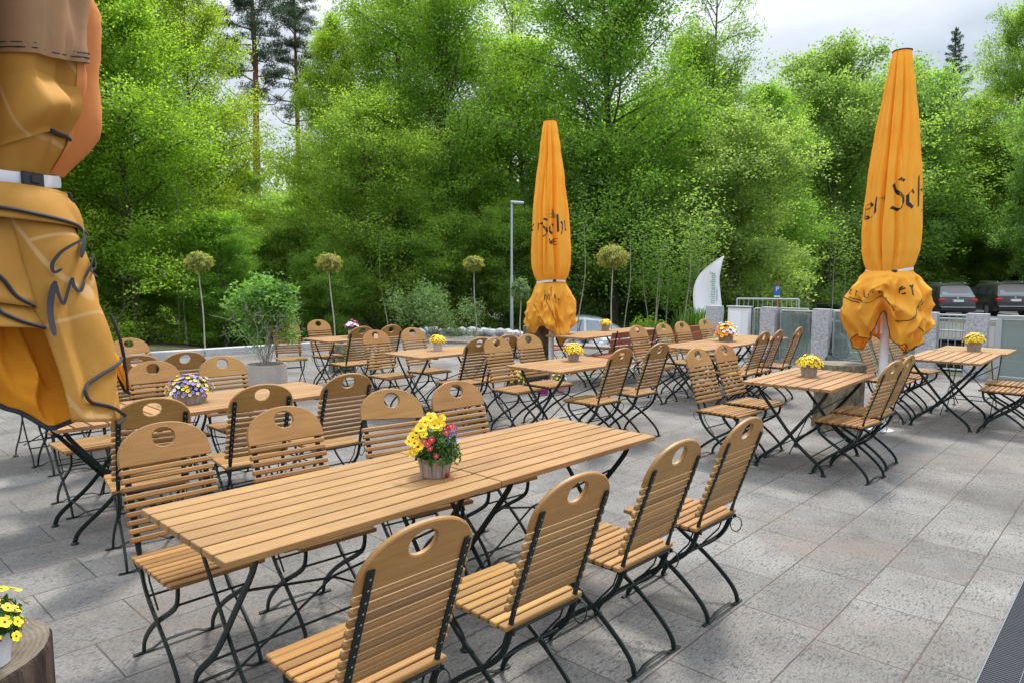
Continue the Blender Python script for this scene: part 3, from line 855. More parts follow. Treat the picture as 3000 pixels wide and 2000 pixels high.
def closed_umbrella(loc, zs, lean, face, seed, cloth, top_cloth, skirt_len, prof, hem, strokes, skirt_tab, label, rot=0, zs_top=2.33, flaps=(), emblem=(), pole_r=.044, crump=1.0, side=False):
    """loc base, zs strap height, face angle towards the viewer"""
    root = empty('closed_umbrella', loc, 0); tag(root, label, 'umbrella', 'closed orange parasols')
    rnd = random.Random(seed)
    ax = lambda z: Vector((lean[0] * (z - .9), lean[1] * (z - .9), 0))
    grooves = [(face + 2 * pi * (k + rnd.uniform(-.25, .25)) / 8 + .25, rnd.uniform(.06, .38), rnd.uniform(.06, .13), rnd.uniform(-.25, .25), rnd.uniform(2, 5)) for k in range(8)]
    grooves += [(face + rnd.uniform(-1.3, 1.3), rnd.uniform(.03, .09), rnd.uniform(.05, .10), rnd.uniform(-.3, .3), rnd.uniform(2, 5)) for k in range(4)]
    laps = [(face + q + rnd.uniform(-.12, .12), rnd.uniform(.12, .26), rnd.uniform(.30, .60), rnd.uniform(-.30, .30)) for q in (-2.6, -1.7, -.95, -.28, .30, 1.02, 1.9, 2.7)]
    def rad(a, z):
        t = (z - zs) / zs_top
        r_ = interp(prof, t)
        k = min(1, t * 9 + .35) * min(1, (1.02 - t) * 4 + .2)
        f = 0
        for g, dep, w, tw, fr in grooves:
            c = g + tw * t + .07 * sin(fr * z + g * 3)
            d = (a - c + pi) % (2 * pi) - pi
            f += dep * math.exp(-(d / w) ** 2)
            f -= dep * .35 * math.exp(-((d - w * 2.2) / (w * 1.5)) ** 2)     # the lip of cloth laid over the groove
        for g, dep, w, tw in laps:
            d = (a - g - tw * t - .05 * sin(2.3 * z + g * 5) + pi) % (2 * pi) - pi
            if 0 <= d < w: f += dep * (1 - d / w) ** 1.3 * min(1, d / .02)
            elif -.22 < d < 0: f -= .06 * (1 + d / .22)
        pinch = math.exp(-(t / .03) ** 2) * .03 * sin(a * 17 + seed) * noise.noise(Vector((a * 3, 0, seed)))
        f = max(f, -.045)
        if top_cloth:
            f += .17 * (abs(noise.noise(Vector((a * 1.1 + z * 2.2, z * 1.6 - a * .8, seed)))) ** .8 - .16)
            f += .055 * (abs(noise.noise(Vector((a * 3.1 - z * 3.0, z * 3.2 + a * 1.5, seed + 4)))) ** .8 - .16)
        return r_ * (1 - f * k + pinch + .035 * noise.noise(Vector((cos(a) * 2 + seed, sin(a) * 2, z * 2.2))) + .012 * noise.noise(Vector((cos(a) * 7, sin(a) * 7 + seed, z * 7))))
    NA, NZ = 288, 110
    def surf_pt(a, z, d=0):
        q = rad(a, z) + d
        return Vector((q * cos(a), q * sin(a), z)) + ax(z)
    mb = MB(); vs = []
    for j in range(NZ + 1):
        z = zs + zs_top * (1 - (1 - j / NZ) ** 1.15)
        for i in range(NA): vs.append(surf_pt(2 * pi * i / NA, z))
    fs = [(j * NA + i, j * NA + (i + 1) % NA, (j + 1) * NA + (i + 1) % NA, (j + 1) * NA + i) for j in range(NZ) for i in range(NA)]
    vs.append(Vector((0, 0, zs + zs_top + .02)) + ax(zs + zs_top)); tip = len(vs) - 1
    fs += [(NZ * NA + i, NZ * NA + (i + 1) % NA, tip) for i in range(NA)]
    mb.add(vs, fs)
    canopy = mb.build('canopy', cloth, root, auto=60)
    mb = MB()
    mb.tube([surf_pt(2 * pi * i / 48, zs + zs_top - .004, .004) for i in range(48)], .007, 6, closed=True)
    mb.build('top_seam', 'black_print', canopy)
    if top_cloth:
        # vent layer lying over the upper part of the canopy
        mb = MB(); N2, M2 = 200, 40; vs = []
        for j in range(M2 + 1):
            for i in range(N2):
                a = 2 * pi * i / N2
                zb = zs + .30 + .012 * sin(a * 5)
                z = zb + (zs + zs_top - zb) * j / M2
                vs.append(surf_pt(a, z, .006 + .010 * (1 - j / M2) + .012 * max(0, sin(a * 4 + 1)) * (1 - j / M2)))
        mb.add(vs, [(j * N2 + i, j * N2 + (i + 1) % N2, (j + 1) * N2 + (i + 1) % N2, (j + 1) * N2 + i) for j in range(M2) for i in range(N2)])
        mb.build('vent_flap', top_cloth, root, auto=60)
        mb = MB(); mb.tube([vs[i] + Vector((0, 0, .012)) for i in range(0, N2, 2)], .0022, 5, closed=True)
        mb.tube([vs[i] + Vector((0, 0, .024)) for i in range(0, N2, 2)], .0018, 5, closed=True)
        mb.build('seam', 'black_print', root)
    # strap with buckle
    mb = MB()
    sp = []
    for i in range(72):
        a = 2 * pi * i / 72
        sp.append(surf_pt(a, zs + .012 * sin(a * 2 + seed) - .012 * cos(a - face + 1.2), 0))
    rs_ = [((p - ax(p.z)).xy.length) for p in sp]
    rs2 = [max(rs_[(i + k) % 72] for k in range(-4, 5)) for i in range(72)]
    rs2 = [sum(rs2[(i + k) % 72] for k in range(-4, 5)) / 9 + .003 for i in range(72)]
    strap_r = rs2
    P = [Vector((rs2[i] * cos(2 * pi * i / 72), rs2[i] * sin(2 * pi * i / 72), sp[i].z)) + ax(sp[i].z) for i in range(72)]
    mb.sweep(P, (.016, .0018), side=Vector((0, 0, 1)), closed=True)
    strap = mb.build('strap', 'strap', root)
    bi = int(((face + .30) % (2 * pi)) / (2 * pi) * 72)
    if top_cloth: bi = int(((face + .80) % (2 * pi)) / (2 * pi) * 72)
    a = 2 * pi * bi / 72
    mb = MB(); M = Matrix.Translation(P[bi] + Vector((cos(a), sin(a), 0)) * .006) @ Matrix.Rotation(a + pi / 2, 4, 'Z')
    mb.cbox((0, 0, 0), (.062 if top_cloth else .052, .014, .036), M, .004); mb.cbox((.0, -.004, 0), (.026, .016, .020), M, .003)
    mb.build('buckle', 'black_plastic', strap)
    # gathered skirt below the strap
    NS, MS = 260, 64
    fl = [(rnd.uniform(0, 2 * pi), k) for k in (2, 3, 5, 7, 11)]
    def skirt(a, t):
        R0 = interp(prof, 0) * .98; R1 = interp(skirt_tab, t)
        da = (a - face + pi) % (2 * pi) - pi
        am = min(1, t * 3.0)
        wv_ = .5 * noise.noise(Vector((cos(a) * 1.3, sin(a) * 1.3 + seed, t * 1.6)))
        g = 0
        for (ph, k), w_ in zip(fl, (.10, .16, .20, .15, .09)):
            g += w_ * (abs(sin((k + .0) * .5 * a * (2 if k % 2 == 0 else 2) / 1.0 * .5 + ph + (t * .9 + wv_) * (1 if k % 2 else -1.2))) - .62)
        nzr = abs(noise.noise(Vector((cos(a) * 2.6, sin(a) * 2.6 + seed * 2, t * 2.6 + 5))))
        nz2 = abs(noise.noise(Vector((cos(a) * 5.5 + 3, sin(a) * 5.5 + seed, t * 4.5 + 2))))
        q = R0 + (R1 - R0) + R1 * am * (g * 1.1 * crump - nzr * .42 - nz2 * .20 * crump ** 2 + .14 - .04 * (1 - crump))
        if top_cloth:
            for g_, dp_, w_2, tw_ in ((-.35, .16, .5, .5), (.25, .13, .45, -.55), (.80, .18, .42, .45), (1.35, .14, .4, .3), (-1.1, .15, .5, .3)):
                d_2 = (a - face - g_ - tw_ * t + pi) % (2 * pi) - pi
                if 0 <= d_2 < w_2: q -= R1 * am * dp_ * (1 - d_2 / w_2) ** 1.2 * min(1, d_2 / .035)
                elif -.25 < d_2 < 0: q += R1 * am * .05 * (1 + d_2 / .25)
            q += R1 * am * (-.22 * (abs(noise.noise(Vector((a * 1.3 + t * 1.8, t * 1.3 - a * .9, seed + 9)))) ** .8 - .18) - .07 * (abs(noise.noise(Vector((a * 3.5 - t * 3, t * 3.5 + a * 1.6, seed + 2)))) ** .8 - .18))
        h = hem(da)
        z = zs - skirt_len * h * t * (1 + .10 * (abs(((a * 2.5 + seed) % 2) - 1) - .5)) + .06 * am * noise.noise(Vector((cos(a) * 2.5, sin(a) * 2.5 + seed, t * 3)))
        q = max(q, .085)
        sh = Vector((cos(face), sin(face), 0)) * 0
        return Vector((q * cos(a), q * sin(a), z)) + ax(z)
    mb = MB(); vs = [skirt(2 * pi * i / NS, j / MS) for j in range(MS + 1) for i in range(NS)]
    mb.add(vs, [((j + 1) * NS + i, (j + 1) * NS + (i + 1) % NS, j * NS + (i + 1) % NS, j * NS + i) for j in range(MS) for i in range(NS)])
    sk = mb.build('skirt', 'lining_cloth' if side else cloth, root, auto=70)
    so = sk.modifiers.new('thickness', 'SOLIDIFY'); so.thickness = .002
    hemp = [skirt(2 * pi * i / NS, 1.0) for i in range(0, NS)]
    mb = MB(); mb.tube(hemp, .0045 if not top_cloth else .0065, 6, closed=True)
    mb.build('hem_piping', 'black_print', sk)
    # valance edge showing as a second piped line where the cloth is turned up
    mb = MB()
    for (a0, a1, t0, t1) in flaps:
        pts = [skirt(face + a0 + (a1 - a0) * k / 30, t0 + (t1 - t0) * k / 30 + .05 * sin(k / 30 * pi)) for k in range(31)]
        pts = [p + (p - ax(p.z)).normalized() * .006 for p in pts]
        mb.tube(pts, .0045 if not top_cloth else .0065, 6)
    if flaps: mb.build('valance_piping', 'black_print', sk)
    # lettering: strokes mapped on to the cloth
    for target, parent, name, polys in strokes:
        mb = MB()
        for pl, w in polys:
            pts = []
            for (x0, y0), (x1, y1) in zip(pl, pl[1:]):
                k = max(2, int(math.hypot(x1 - x0, y1 - y0) / .008))
                for j in range(k): pts.append((x0 + (x1 - x0) * j / k, y0 + (y1 - y0) * j / k))
            pts.append(pl[-1])
            nib = (cos(.75) * w / 2, sin(.75) * w / 2)
            if top_cloth:
                sm = smooth_path([(u_, v_ * .55, 0) for u_, v_ in pl], 8); pts = [(p_.x, p_.y / .55) for p_ in sm]
            row = []
            for q, (u, v) in enumerate(pts):
                if top_cloth:
                    q0, q1 = pts[max(0, q - 1)], pts[min(len(pts) - 1, q + 1)]; du_, dv_ = q1[0] - q0[0], (q1[1] - q0[1]) * .55
                    ln = math.hypot(du_, dv_) + 1e-9; ww = w * (.75 + .35 * abs(dv_) / ln) * min(1, .45 + min(q, len(pts) - 1 - q) * .16)
                    nib = (-dv_ / ln * ww / 2, du_ / ln * ww / 2 / .55)
                for sgn in (-1, -.33, .33, 1):
                    uu, vv = u + sgn * nib[0], v + sgn * nib[1]
                    if target == 'canopy':
                        aa = face + uu / .29; p = surf_pt(aa, vv, .003)
                    else:
                        aa = face + uu / .38; t = vv; p = skirt(aa, t); p = p + Vector((cos(aa), sin(aa), .1)) * .005
                    row.append(p)
            m_ = len(pts)
            mb.add(row, [(i * 4 + k, i * 4 + k + 1, (i + 1) * 4 + k + 1, (i + 1) * 4 + k) for i in range(m_ - 1) for k in range(3)])
        mb.build(name, 'black_print', canopy if target == 'canopy' else sk)
    for eu, ez in emblem:
        mb = MB()
        for cx_, cz_, rx_, rz_ in ((0, 0, .030, .050), (-.030, -.055, .034, .038), (.030, -.06, .030, .036)):
            ring = []
            for k in range(20):
                b_ = 2 * pi * k / 20; ring.append(surf_pt(face + (eu + cx_ + rx_ * cos(b_)) / .29, ez + cz_ + rz_ * sin(b_), .003))
            ctr = surf_pt(face + (eu + cx_) / .29, ez + cz_, .004)
            mb.add(ring + [ctr], [(k, (k + 1) % 20, 20) for k in range(20)])
        mb.build('emblem', 'faded_print', canopy)
    if side:
        # a loose pleat of brighter cloth bulging out on the far side of the strap
        mb = MB(); vs = []; NP, MP = 22, 40
        for j in range(MP + 1):
            t = j / MP; z = zs + .02 + t * 1.5
            w_ = (.030 + .016 * sin(min(1, t * 3.2) * pi * .8)) * (1 - t * .45) * min(1, t * 12 + .15)
            for i in range(NP + 1):
                b_ = i / NP; a = face + 1.02 + b_ * .85
                vs.append(surf_pt(a, z, .004 + w_ * (sin(b_ * pi) ** .8 + .22 * sin(b_ * 3 * pi + z * 2) * sin(b_ * pi)) + .003 * sin(z * 13 + i * .3)))
        mb.add(vs, [(j * (NP + 1) + i, j * (NP + 1) + i + 1, (j + 1) * (NP + 1) + i + 1, (j + 1) * (NP + 1) + i) for j in range(MP) for i in range(NP)])
        pf = mb.build('side_pleat', 'pleat_cloth', root, auto=60)
        # sagging pouch of cloth hanging over the strap
        mb = MB(); vs = []; NP, MP = 60, 24
        for j in range(MP + 1):
            t = j / MP
            for i in range(NP + 1):
                b_ = i / NP; a = face - .9 + b_ * 2.0; zt_ = zs + .30 - .06 * b_; zb_ = zs + .055 + .035 * sin(b_ * 9) + .03 * b_
                z = zt_ + (zb_ - zt_) * t
                vs.append(surf_pt(a, z, .006 + .055 * sin(min(1, t * 1.08) * pi) ** 1.2 * (.6 + .5 * sin(b_ * 7 + t * 3)) * min(1, (1 - b_) * 6 + .1)))
        mb.add(vs, [(j * (NP + 1) + i, (j + 1) * (NP + 1) + i, (j + 1) * (NP + 1) + i + 1, j * (NP + 1) + i + 1) for j in range(MP) for i in range(NP)])
        mb.build('sagging_fold', cloth, root, auto=60)
        mb = MB(); mb.tube([vs[MP * (NP + 1) + i] + Vector((0, 0, .002)) for i in range(51, NP + 1)], .006, 6); mb.build('fold_piping', 'black_print', root)
    # pole and folded ribs
    mb = MB(); mb.tube([ax(z) * (0 if z < .9 else 1) + Vector((0, 0, z)) for z in (.0, .5, .9, 1.5, 2.5, 3.5, zs + zs_top - .05)], pole_r, 16)
    mb.lathe([(pole_r + .006, 0), (pole_r + .006, .045)], 16, (0, 0, .9)); mb.lathe([(pole_r + .004, 0), (pole_r + .004, .02)], 16, (0, 0, .56))
    mb.build('pole', 'white_metal', root)
    for k in range(8):
        a = face + pi / 8 + k * pi / 4
        p0 = Vector((.090 * cos(a), .090 * sin(a), zs - .66 if not top_cloth else zs - .5)) + ax(1.0)
        p1 = Vector((.10 * cos(a), .10 * sin(a), zs + .9)) + ax(zs + .9)
        mb = MB(); mb.tube([p0, p1], .015, 8); mb.build('rib', 'white_metal', root)
    mb = MB(); mb.lathe([(.13, 0), (.13, .012), (.075, .02), (.062, .07), (.056, .09)], 24)
    mb.build('base', 'zinc', root)
    return root

# blackletter strokes; x to the right, y up, in metres, placed at (ox, oz)
GL = {
 'e': [[(.00, .02), (.00, .09), (.03, .12), (.055, .095), (.005, .065)], [(.00, .03), (.03, 0), (.06, .02)]],
 'r': [[(.0, .11), (.015, .125), (.02, .0)], [(.02, .10), (.05, .125), (.075, .11)]],
 'S': [[(.09, .20), (.05, .215), (.01, .18), (.03, .135), (.08, .09), (.09, .05), (.06, .0), (.0, .02)]],
 'c': [[(.055, .10), (.03, .125), (.0, .09), (.0, .03), (.03, 0), (.06, .02)]],
 'h': [[(.0, .21), (.005, .0)], [(.005, .095), (.04, .125), (.062, .10), (.058, .03), (.04, -.03)]],
 'i': [[(.0, .11), (.012, .12), (.012, .01), (.03, .0)], [(.012, .165), (.02, .175)]],
 'l': [[(.0, .20), (.01, .21), (.01, .02), (.03, .0)]],
 'o': [[(.03, .12), (.0, .09), (.0, .03), (.03, 0), (.06, .03), (.06, .09), (.03, .12)]],
 'f': [[(.07, .20), (.04, .21), (.025, .17), (.02, -.04)], [(-.005, .12), (.055, .12)]],
 't': [[(.02, .18), (.02, .03), (.045, .0)], [(-.01, .12), (.05, .125)]],
 'w': [[(.0, .12), (.005, .02), (.03, 0), (.045, .03), (.045, .11)], [(.045, .03), (.07, 0), (.095, .03), (.095, .12)]],
 'n': [[(.0, .11), (.012, .12), (.012, 0)], [(.012, .09), (.045, .125), (.06, .10), (.06, .02), (.08, 0)]],
 'W': [[(.0, .10), (.015, .0), (.03, .07), (.045, .0), (.06, .10)]],
 'E': [[(.05, .10), (.0, .10), (.0, .0), (.05, .0)], [(0, .05), (.04, .05)]],
}
def word(txt, ox, oz, sc=1, w=.022, slope=0, adv=None, rot=0):
    out = []; x = 0
    for ch in txt:
        if ch == ' ': x += .06 * sc; continue
        wd = 0
        for st in GL[ch]:
            q = []
            for a, b in st:
                X, Y = x + a * sc, b * sc + slope * x
                q.append((ox + X * cos(rot) - Y * sin(rot), oz + X * sin(rot) + Y * cos(rot)))
                wd = max(wd, a * sc)
            out.append((q, w))
        x += wd + .035 * sc
    return out
def skword(txt, a0, t0, sc, w, slope=0):
    """on the skirt the second coordinate runs downwards from 0 to 1"""
    out = []
    for pl, ww in word(txt, 0, 0, sc, w):
        out.append(([(a0 + x, t0 - y / .9 + slope * x) for x, y in pl], ww))
    return out
PROF = [(0, .225), (.045, .278), (.10, .305), (.2, .312), (.44, .278), (.63, .226), (.83, .162), (.93, .124), (1.0, .098)]
SK3 = [(0, .225), (.10, .29), (.30, .345), (.7, .36), (1, .29)]
SK2 = [(0, .22), (.25, .28), (.6, .34), (.85, .36), (1, .29)]
SK1 = [(0, .225), (.2, .225), (.55, .235), (1, .275)]
def face_of(x, y): return math.atan2(-y, -x)
x3, y3 = 3.955, 7.45
closed_umbrella((x3, y3, 0), 1.70, (.014, 0), face_of(x3, y3), 3, 'orange_cloth', None, .78, [(t_, r_ * (.88 if t_ > .02 else .95)) for t_, r_ in PROF],
    lambda d: 1.0 + .10 * sin(d * 3 + 1.0) - .50 * math.exp(-((d + .05) / .38) ** 2) + .10 * math.exp(-((d - 1.1) / .5) ** 2),
    [('canopy', 0, 'lettering', word('er', -.335, 2.24, 1.35, .034, .35) + word('Sch', -.02, 2.31, 1.45, .036, .12)),
     ('skirt', 0, 'lettering', skword('rerhofer', -.46, .30, .62, .012, .62) + skword('er', .14, .34, .8, .014, -.5) + skword('Sc', .34, .58, .8, .013, -.4))],
    SK3, 'tall closed orange umbrella with black lettering at right, rising above the trees into the sky',
    flaps=((-1.0, .25, .40, .62), (.20, .80, .80, .32), (.80, 1.25, .32, .95), (-1.3, -.8, .22, .5)), emblem=((.50, 2.78),), zs_top=2.24)
x2, y2 = .622, 11.1
closed_umbrella((x2, y2, 0), 1.57, (-.012, 0), face_of(x2, y2), 11, 'orange_cloth', None, .86, PROF,
    lambda d: .86 + .20 * math.exp(-((d - .6) / .5) ** 2) + .05 * sin(d * 4),
    [('canopy', 0, 'lettering', word('er', -.34, 2.34, .9, .030, .1) + word('Schi', -.17, 2.25, 1.25, .034, .25) + word('WE', -.02, 2.13, .85, .018)),
     ('skirt', 0, 'lettering', skword('fer', -.02, .28, .8, .014, .5) + skword('ho', -.16, .36, .8, .014, .4))],
    SK2, 'closed orange umbrella in the middle distance beside the street lamp', flaps=((-.3, .75, .40, .97), (-.8, -.3, .5, .85)), zs_top=2.46, emblem=((.04, 2.62),))
x1, y1 = -1.462, 1.87
closed_umbrella((x1, y1, 0), 1.89, (0, 0), face_of(x1, y1), 5, 'shaded_ochre_cloth', 'shaded_tan_cloth', .555, PROF,
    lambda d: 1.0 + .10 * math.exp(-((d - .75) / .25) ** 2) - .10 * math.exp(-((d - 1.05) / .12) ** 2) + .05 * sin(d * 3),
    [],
    SK1, 'large shaded ochre closed umbrella at the left edge, closest to the viewer',
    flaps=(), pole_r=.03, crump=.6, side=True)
# the hanging cloth panels of the near umbrella, cut and piped like the real valance
near = [o for o in col.objects if o.get('label', '').startswith('large shaded ochre')][0]
FN = face_of(x1, y1)
def near_pt(da, z, off=0):
    t = (1.89 - z) / .62
    r_ = .245 + .085 * max(0, t) + off
    r_ += .010 * sin(da * 6 + z * 9) * min(1, max(0, t) * 4) + .022 * (abs(noise.noise(Vector((da * 1.7 + z * 3.2, z * 2.6 - da, 4.2)))) ** .8 - .2) * min(1, max(0, t) * 5)
    return Vector((r_ * cos(FN + da), r_ * sin(FN + da), z))
def panel(name, rows, offs, cols, m_, sub=6, belly=.0):
    K = len(rows); mb = MB(); vs = []; n_ = 0
    Ls = smooth_path([(a[0], a[1], 0) for a, b in rows], sub); Rs = smooth_path([(b[0], b[1], 0) for a, b in rows], sub); Os = smooth_path([(o, 0, 0) for o in offs], sub)
    for l_, r_, o_ in zip(Ls, Rs, Os):
        n_ += 1
        for k in range(cols + 1):
            f = k / cols
            vs.append(near_pt(l_.x + (r_.x - l_.x) * f, l_.y + (r_.y - l_.y) * f, o_.x + belly * sin(f * pi) - .018 * max(0, 1 - f * 8)))
    mb.add(vs, [((j + 1) * (cols + 1) + i, (j + 1) * (cols + 1) + i + 1, j * (cols + 1) + i + 1, j * (cols + 1) + i) for j in range(n_ - 1) for i in range(cols)])
    o = mb.build(name, m_, near, auto=60); so = o.modifiers.new('thickness', 'SOLIDIFY'); so.thickness = .0022
    return o
def pipe(parent, pts, off, w=.0048):
    mb = MB(); sm = smooth_path([(a, z, 0) for a, z in pts], 6)
    mb.tube([near_pt(p.x, p.y, off) for p in sm], w, 6); return mb.build('piping', 'black_print', parent)
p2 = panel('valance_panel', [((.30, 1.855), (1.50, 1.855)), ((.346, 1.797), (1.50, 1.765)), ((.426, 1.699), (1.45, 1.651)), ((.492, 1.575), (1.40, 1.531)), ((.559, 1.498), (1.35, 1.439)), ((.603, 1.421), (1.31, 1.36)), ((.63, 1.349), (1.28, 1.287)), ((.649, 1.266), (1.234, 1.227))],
           [.002, .012, .020, .024, .026, .026, .026, .028], 40, 'shaded_ochre_cloth', belly=.012)
pipe(p2, [(1.32, 1.404), (.974, 1.38), (.781, 1.351), (.746, 1.333), (.795, 1.31), (.986, 1.285), (1.195, 1.253), (1.225, 1.236), (1.098, 1.226)], .042)
p1 = panel('turned_hem', [((-.9, 1.868), (1.60, 1.866)), ((-.9, 1.845), (1.55, 1.82)), ((-.9, 1.80), (1.50, 1.758))], [.004, .026, .036], 60, 'shaded_ochre_cloth', sub=8)
pipe(p1, [(-.9, 1.80), (-.3, 1.795), (.1, 1.800), (.349, 1.800), (.618, 1.789), (.918, 1.775), (1.3, 1.762), (1.50, 1.757)], .038)
p3 = panel('side_strip', [((1.25, 1.860), (1.70, 1.860)), ((1.30, 1.74), (1.85, 1.74)), ((1.32, 1.61), (1.85, 1.61)), ((1.36, 1.51), (1.80, 1.51)), ((1.42, 1.43), (1.80, 1.42)), ((1.46, 1.365), (1.78, 1.36)), ((1.56, 1.30), (1.72, 1.29))],
           [.0, .010, .016, .018, .030, .050, .062], 24, 'lining_cloth')
pipe(p3, [(1.25, 1.865), (1.32, 1.79), (1.45, 1.737)], .016); pipe(p3, [(1.36, 1.53), (1.40, 1.45), (1.48, 1.38), (1.56, 1.31), (1.60, 1.287)], .050); pipe(p3, [(1.80, 1.50), (1.80, 1.42), (1.78, 1.36), (1.72, 1.29), (1.62, 1.284)], .055)
p4 = panel('inner_fold', [((-.6, 1.79), (.42, 1.79)), ((-.6, 1.70), (.46, 1.70)), ((-.6, 1.62), (.52, 1.56))], [.004, .014, .018], 30, 'shaded_ochre_cloth')
pipe(p4, [(-.6, 1.62), (.0, 1.645), (.212, 1.643), (.28, 1.631), (.377, 1.588), (.50, 1.563)], .021)
p5 = panel('inner_fold', [((-.6, 1.60), (.50, 1.60)), ((-.6, 1.57), (.54, 1.55)), ((-.6, 1.54), (.57, 1.508))], [-.002, .006, .010], 30, 'shaded_ochre_cloth')
pipe(p5, [(-.6, 1.54), (-.1, 1.56), (.188, 1.565), (.252, 1.55), (.389, 1.527), (.56, 1.508)], .013)
mb = MB()
for pl, w in (([(1.089, 1.762), (.953, 1.723), (.878, 1.686)], .017), ([(1.30, 1.757), (.93, 1.732), (.741, 1.707), (.657, 1.684), (.619, 1.664), (.631, 1.647), (.697, 1.656)], .008),
              ([(.634, 1.625), (.594, 1.596), (.561, 1.557), (.551, 1.522), (.553, 1.489)], .014),
              ([(.632, 1.622), (.642, 1.592), (.677, 1.567), (.732, 1.60), (.781, 1.631), (.793, 1.609), (.835, 1.599), (.922, 1.636), (1.044, 1.678), (1.15, 1.698), (1.17, 1.683), (1.088, 1.659), (.978, 1.659), (1.035, 1.645), (1.128, 1.635)], .0085)):
    sm = smooth_path([(a * .28, z, 0) for a, z in pl], 8); row = []
    for q, p in enumerate(sm):
        t_ = (sm[min(len(sm) - 1, q + 1)] - sm[max(0, q - 1)]).normalized(); w_ = w * (.7 + .4 * abs(t_.y)) * min(1, .5 + min(q, len(sm) - 1 - q) * .15)
        for k in (-1, -.33, .33, 1): row.append(near_pt((p.x - t_.y * w_ / 2 * k) / .28, p.y + t_.x * w_ / 2 * k, .0445))
    mb.add(row, [(i * 4 + k, i * 4 + k + 1, (i + 1) * 4 + k + 1, (i + 1) * 4 + k) for i in range(len(sm) - 1) for k in range(3)])
mb.build('lettering', 'black_print', p2)

# ------------------------------------------------------------------ cut logs
def log(loc, r_, h, label, barkm='stump_bark', seg=40):
    mb = MB()
    prof = [(r_ * 1.06, 0), (r_ * 1.03, h * .12), (r_, h * .4), (r_ * .98, h * .8), (r_ * .985, h - .01), (r_ * .96, h)]
    mb.lathe(prof, seg, mi=0, wob=.09, capt=False, capb=True)
    top = len(mb.v) - seg
    mb.add([mb.v[top + i] for i in range(seg)] + [(0, 0, h + .002)], [(i, (i + 1) % seg, seg) for i in range(seg)], 1)
    o = mb.build('log_table', [barkm, 'stump_top'], loc=loc, auto=50)
    return tag(o, label, 'log', 'upright sawn logs used as side tables')
log((3.60, 7.66, 0), .260, .70, 'thick upright log with mossy bark beside the right umbrella pole')
log((.42, 11.42, 0), .245, .85, 'upright grey log with a metal handle on top beside the middle umbrella')
log((-2.98, 12.3, 0), .23, .48, 'low grey log standing on the terrace below the purple flower table')
lg = log((-1.350, 1.56, 0), .240, .745, 'dark barked log in the bottom left corner carrying yellow pansies', 'dark_stump_bark')
mb = MB()
mb.tube([(.27 + .055 * cos(a), 11.38, .853 + .075 * sin(a)) for a in np.linspace(0, pi, 12)], .008, 6)
tag(mb.build('metal_handle', 'white_metal'), 'thin white wire handle standing on the grey log by the middle umbrella', 'handle')

# ------------------------------------------------------------------ flower pots
def blossoms(mb, P, N, r_, rng, kind='pansy', mi=0, eye=None, petals=5):
    """each blossom is a ring of cupped petals with an eye"""
    for p, nn in zip(P, N):
        nn = Vector(nn).normalized(); p = Vector(p)
        u = nn.cross(Vector((.3, .2, 1))).normalized() if abs(nn.z) < .98 else Vector((1, 0, 0)); v = nn.cross(u)
        rr = r_ * rng.uniform(.8, 1.2); ph = rng.uniform(0, 6)
        m_ = mi if isinstance(mi, int) else int(rng.choice(mi))
        for k in range(petals):
            a = ph + 2 * pi * k / petals; w = 1.0 * pi / petals
            d0 = u * cos(a) + v * sin(a); dl = u * cos(a - w) + v * sin(a - w); dr = u * cos(a + w) + v * sin(a + w)
            up_ = nn * rr * rng.uniform(.0, .28)
            da_ = u * cos(a - w * .5) + v * sin(a - w * .5); db_ = u * cos(a + w * .5) + v * sin(a + w * .5)
            mb.add([p, p + dl * rr * .80 + nn * rr * .08, p + da_ * rr * 1.0 + up_, p + d0 * rr * 1.04 + up_, p + db_ * rr * 1.0 + up_, p + dr * rr * .80 + nn * rr * .08], [(0, 1, 2, 3, 4, 5)], m_)
        if eye is not None:
            c = p + nn * rr * .08
            ring = [c + (u * cos(a) + v * sin(a)) * rr * .24 for a in np.linspace(0, 2 * pi, 6)[:-1]]
            mb.add(ring + [c + nn * rr * .1], [(i, (i + 1) % 5, 5) for i in range(5)], eye)
def dome_pts(n, rx, rz, z0, rng, full=.55):
    """points on an upper dome, evenly scattered"""
    k = np.arange(n) + .5; ph = np.pi * (1 + 5 ** .5) * k
    cz = 1 - (1 - (-.15)) * k / n * full * 1.6; cz = np.clip(cz, -.3, 1)
    sz = np.sqrt(1 - cz ** 2)
    rr = rng.uniform(.82, 1.08, n)
    P = np.stack([rx * sz * np.cos(ph) * rr, rx * sz * np.sin(ph) * rr, z0 + rz * cz * rr], 1)
    N = np.stack([sz * np.cos(ph), sz * np.sin(ph), cz + .35], 1)
    return P, N
def pot_mesh(r0, r1, h, stave=False, ell=1.0, tapered=True):
    mb = MB()
    prof = [(r0, 0), (r0 + (r1 - r0) * .5, h * .5), (r1, h * .94), (r1 * 1.03, h * .96), (r1 * 1.03, h), (r1 * .93, h), (r1 * .90, h * .86)]
    mb.lathe(prof, 28, capt=False)
    s = len(mb.v) - 28
    mb.add([mb.v[s + i] for i in range(28)] + [(0, 0, h * .88)], [(i, (i + 1) % 28, 28) for i in range(28)], 1)
    if ell != 1: mb.v = [(x * ell, y, z) for x, y, z in mb.v]
    if stave:
        for k in range(9):
            a = 2 * pi * k / 9 + .2
            mb.add([(rr * cos(b) * 1.006, rr * sin(b) * 1.006, z) for b in (a, a + .035) for rr, z in ((r0, .002), (r1, h * .94))], [(0, 2, 3, 1)], 2)
    return mb
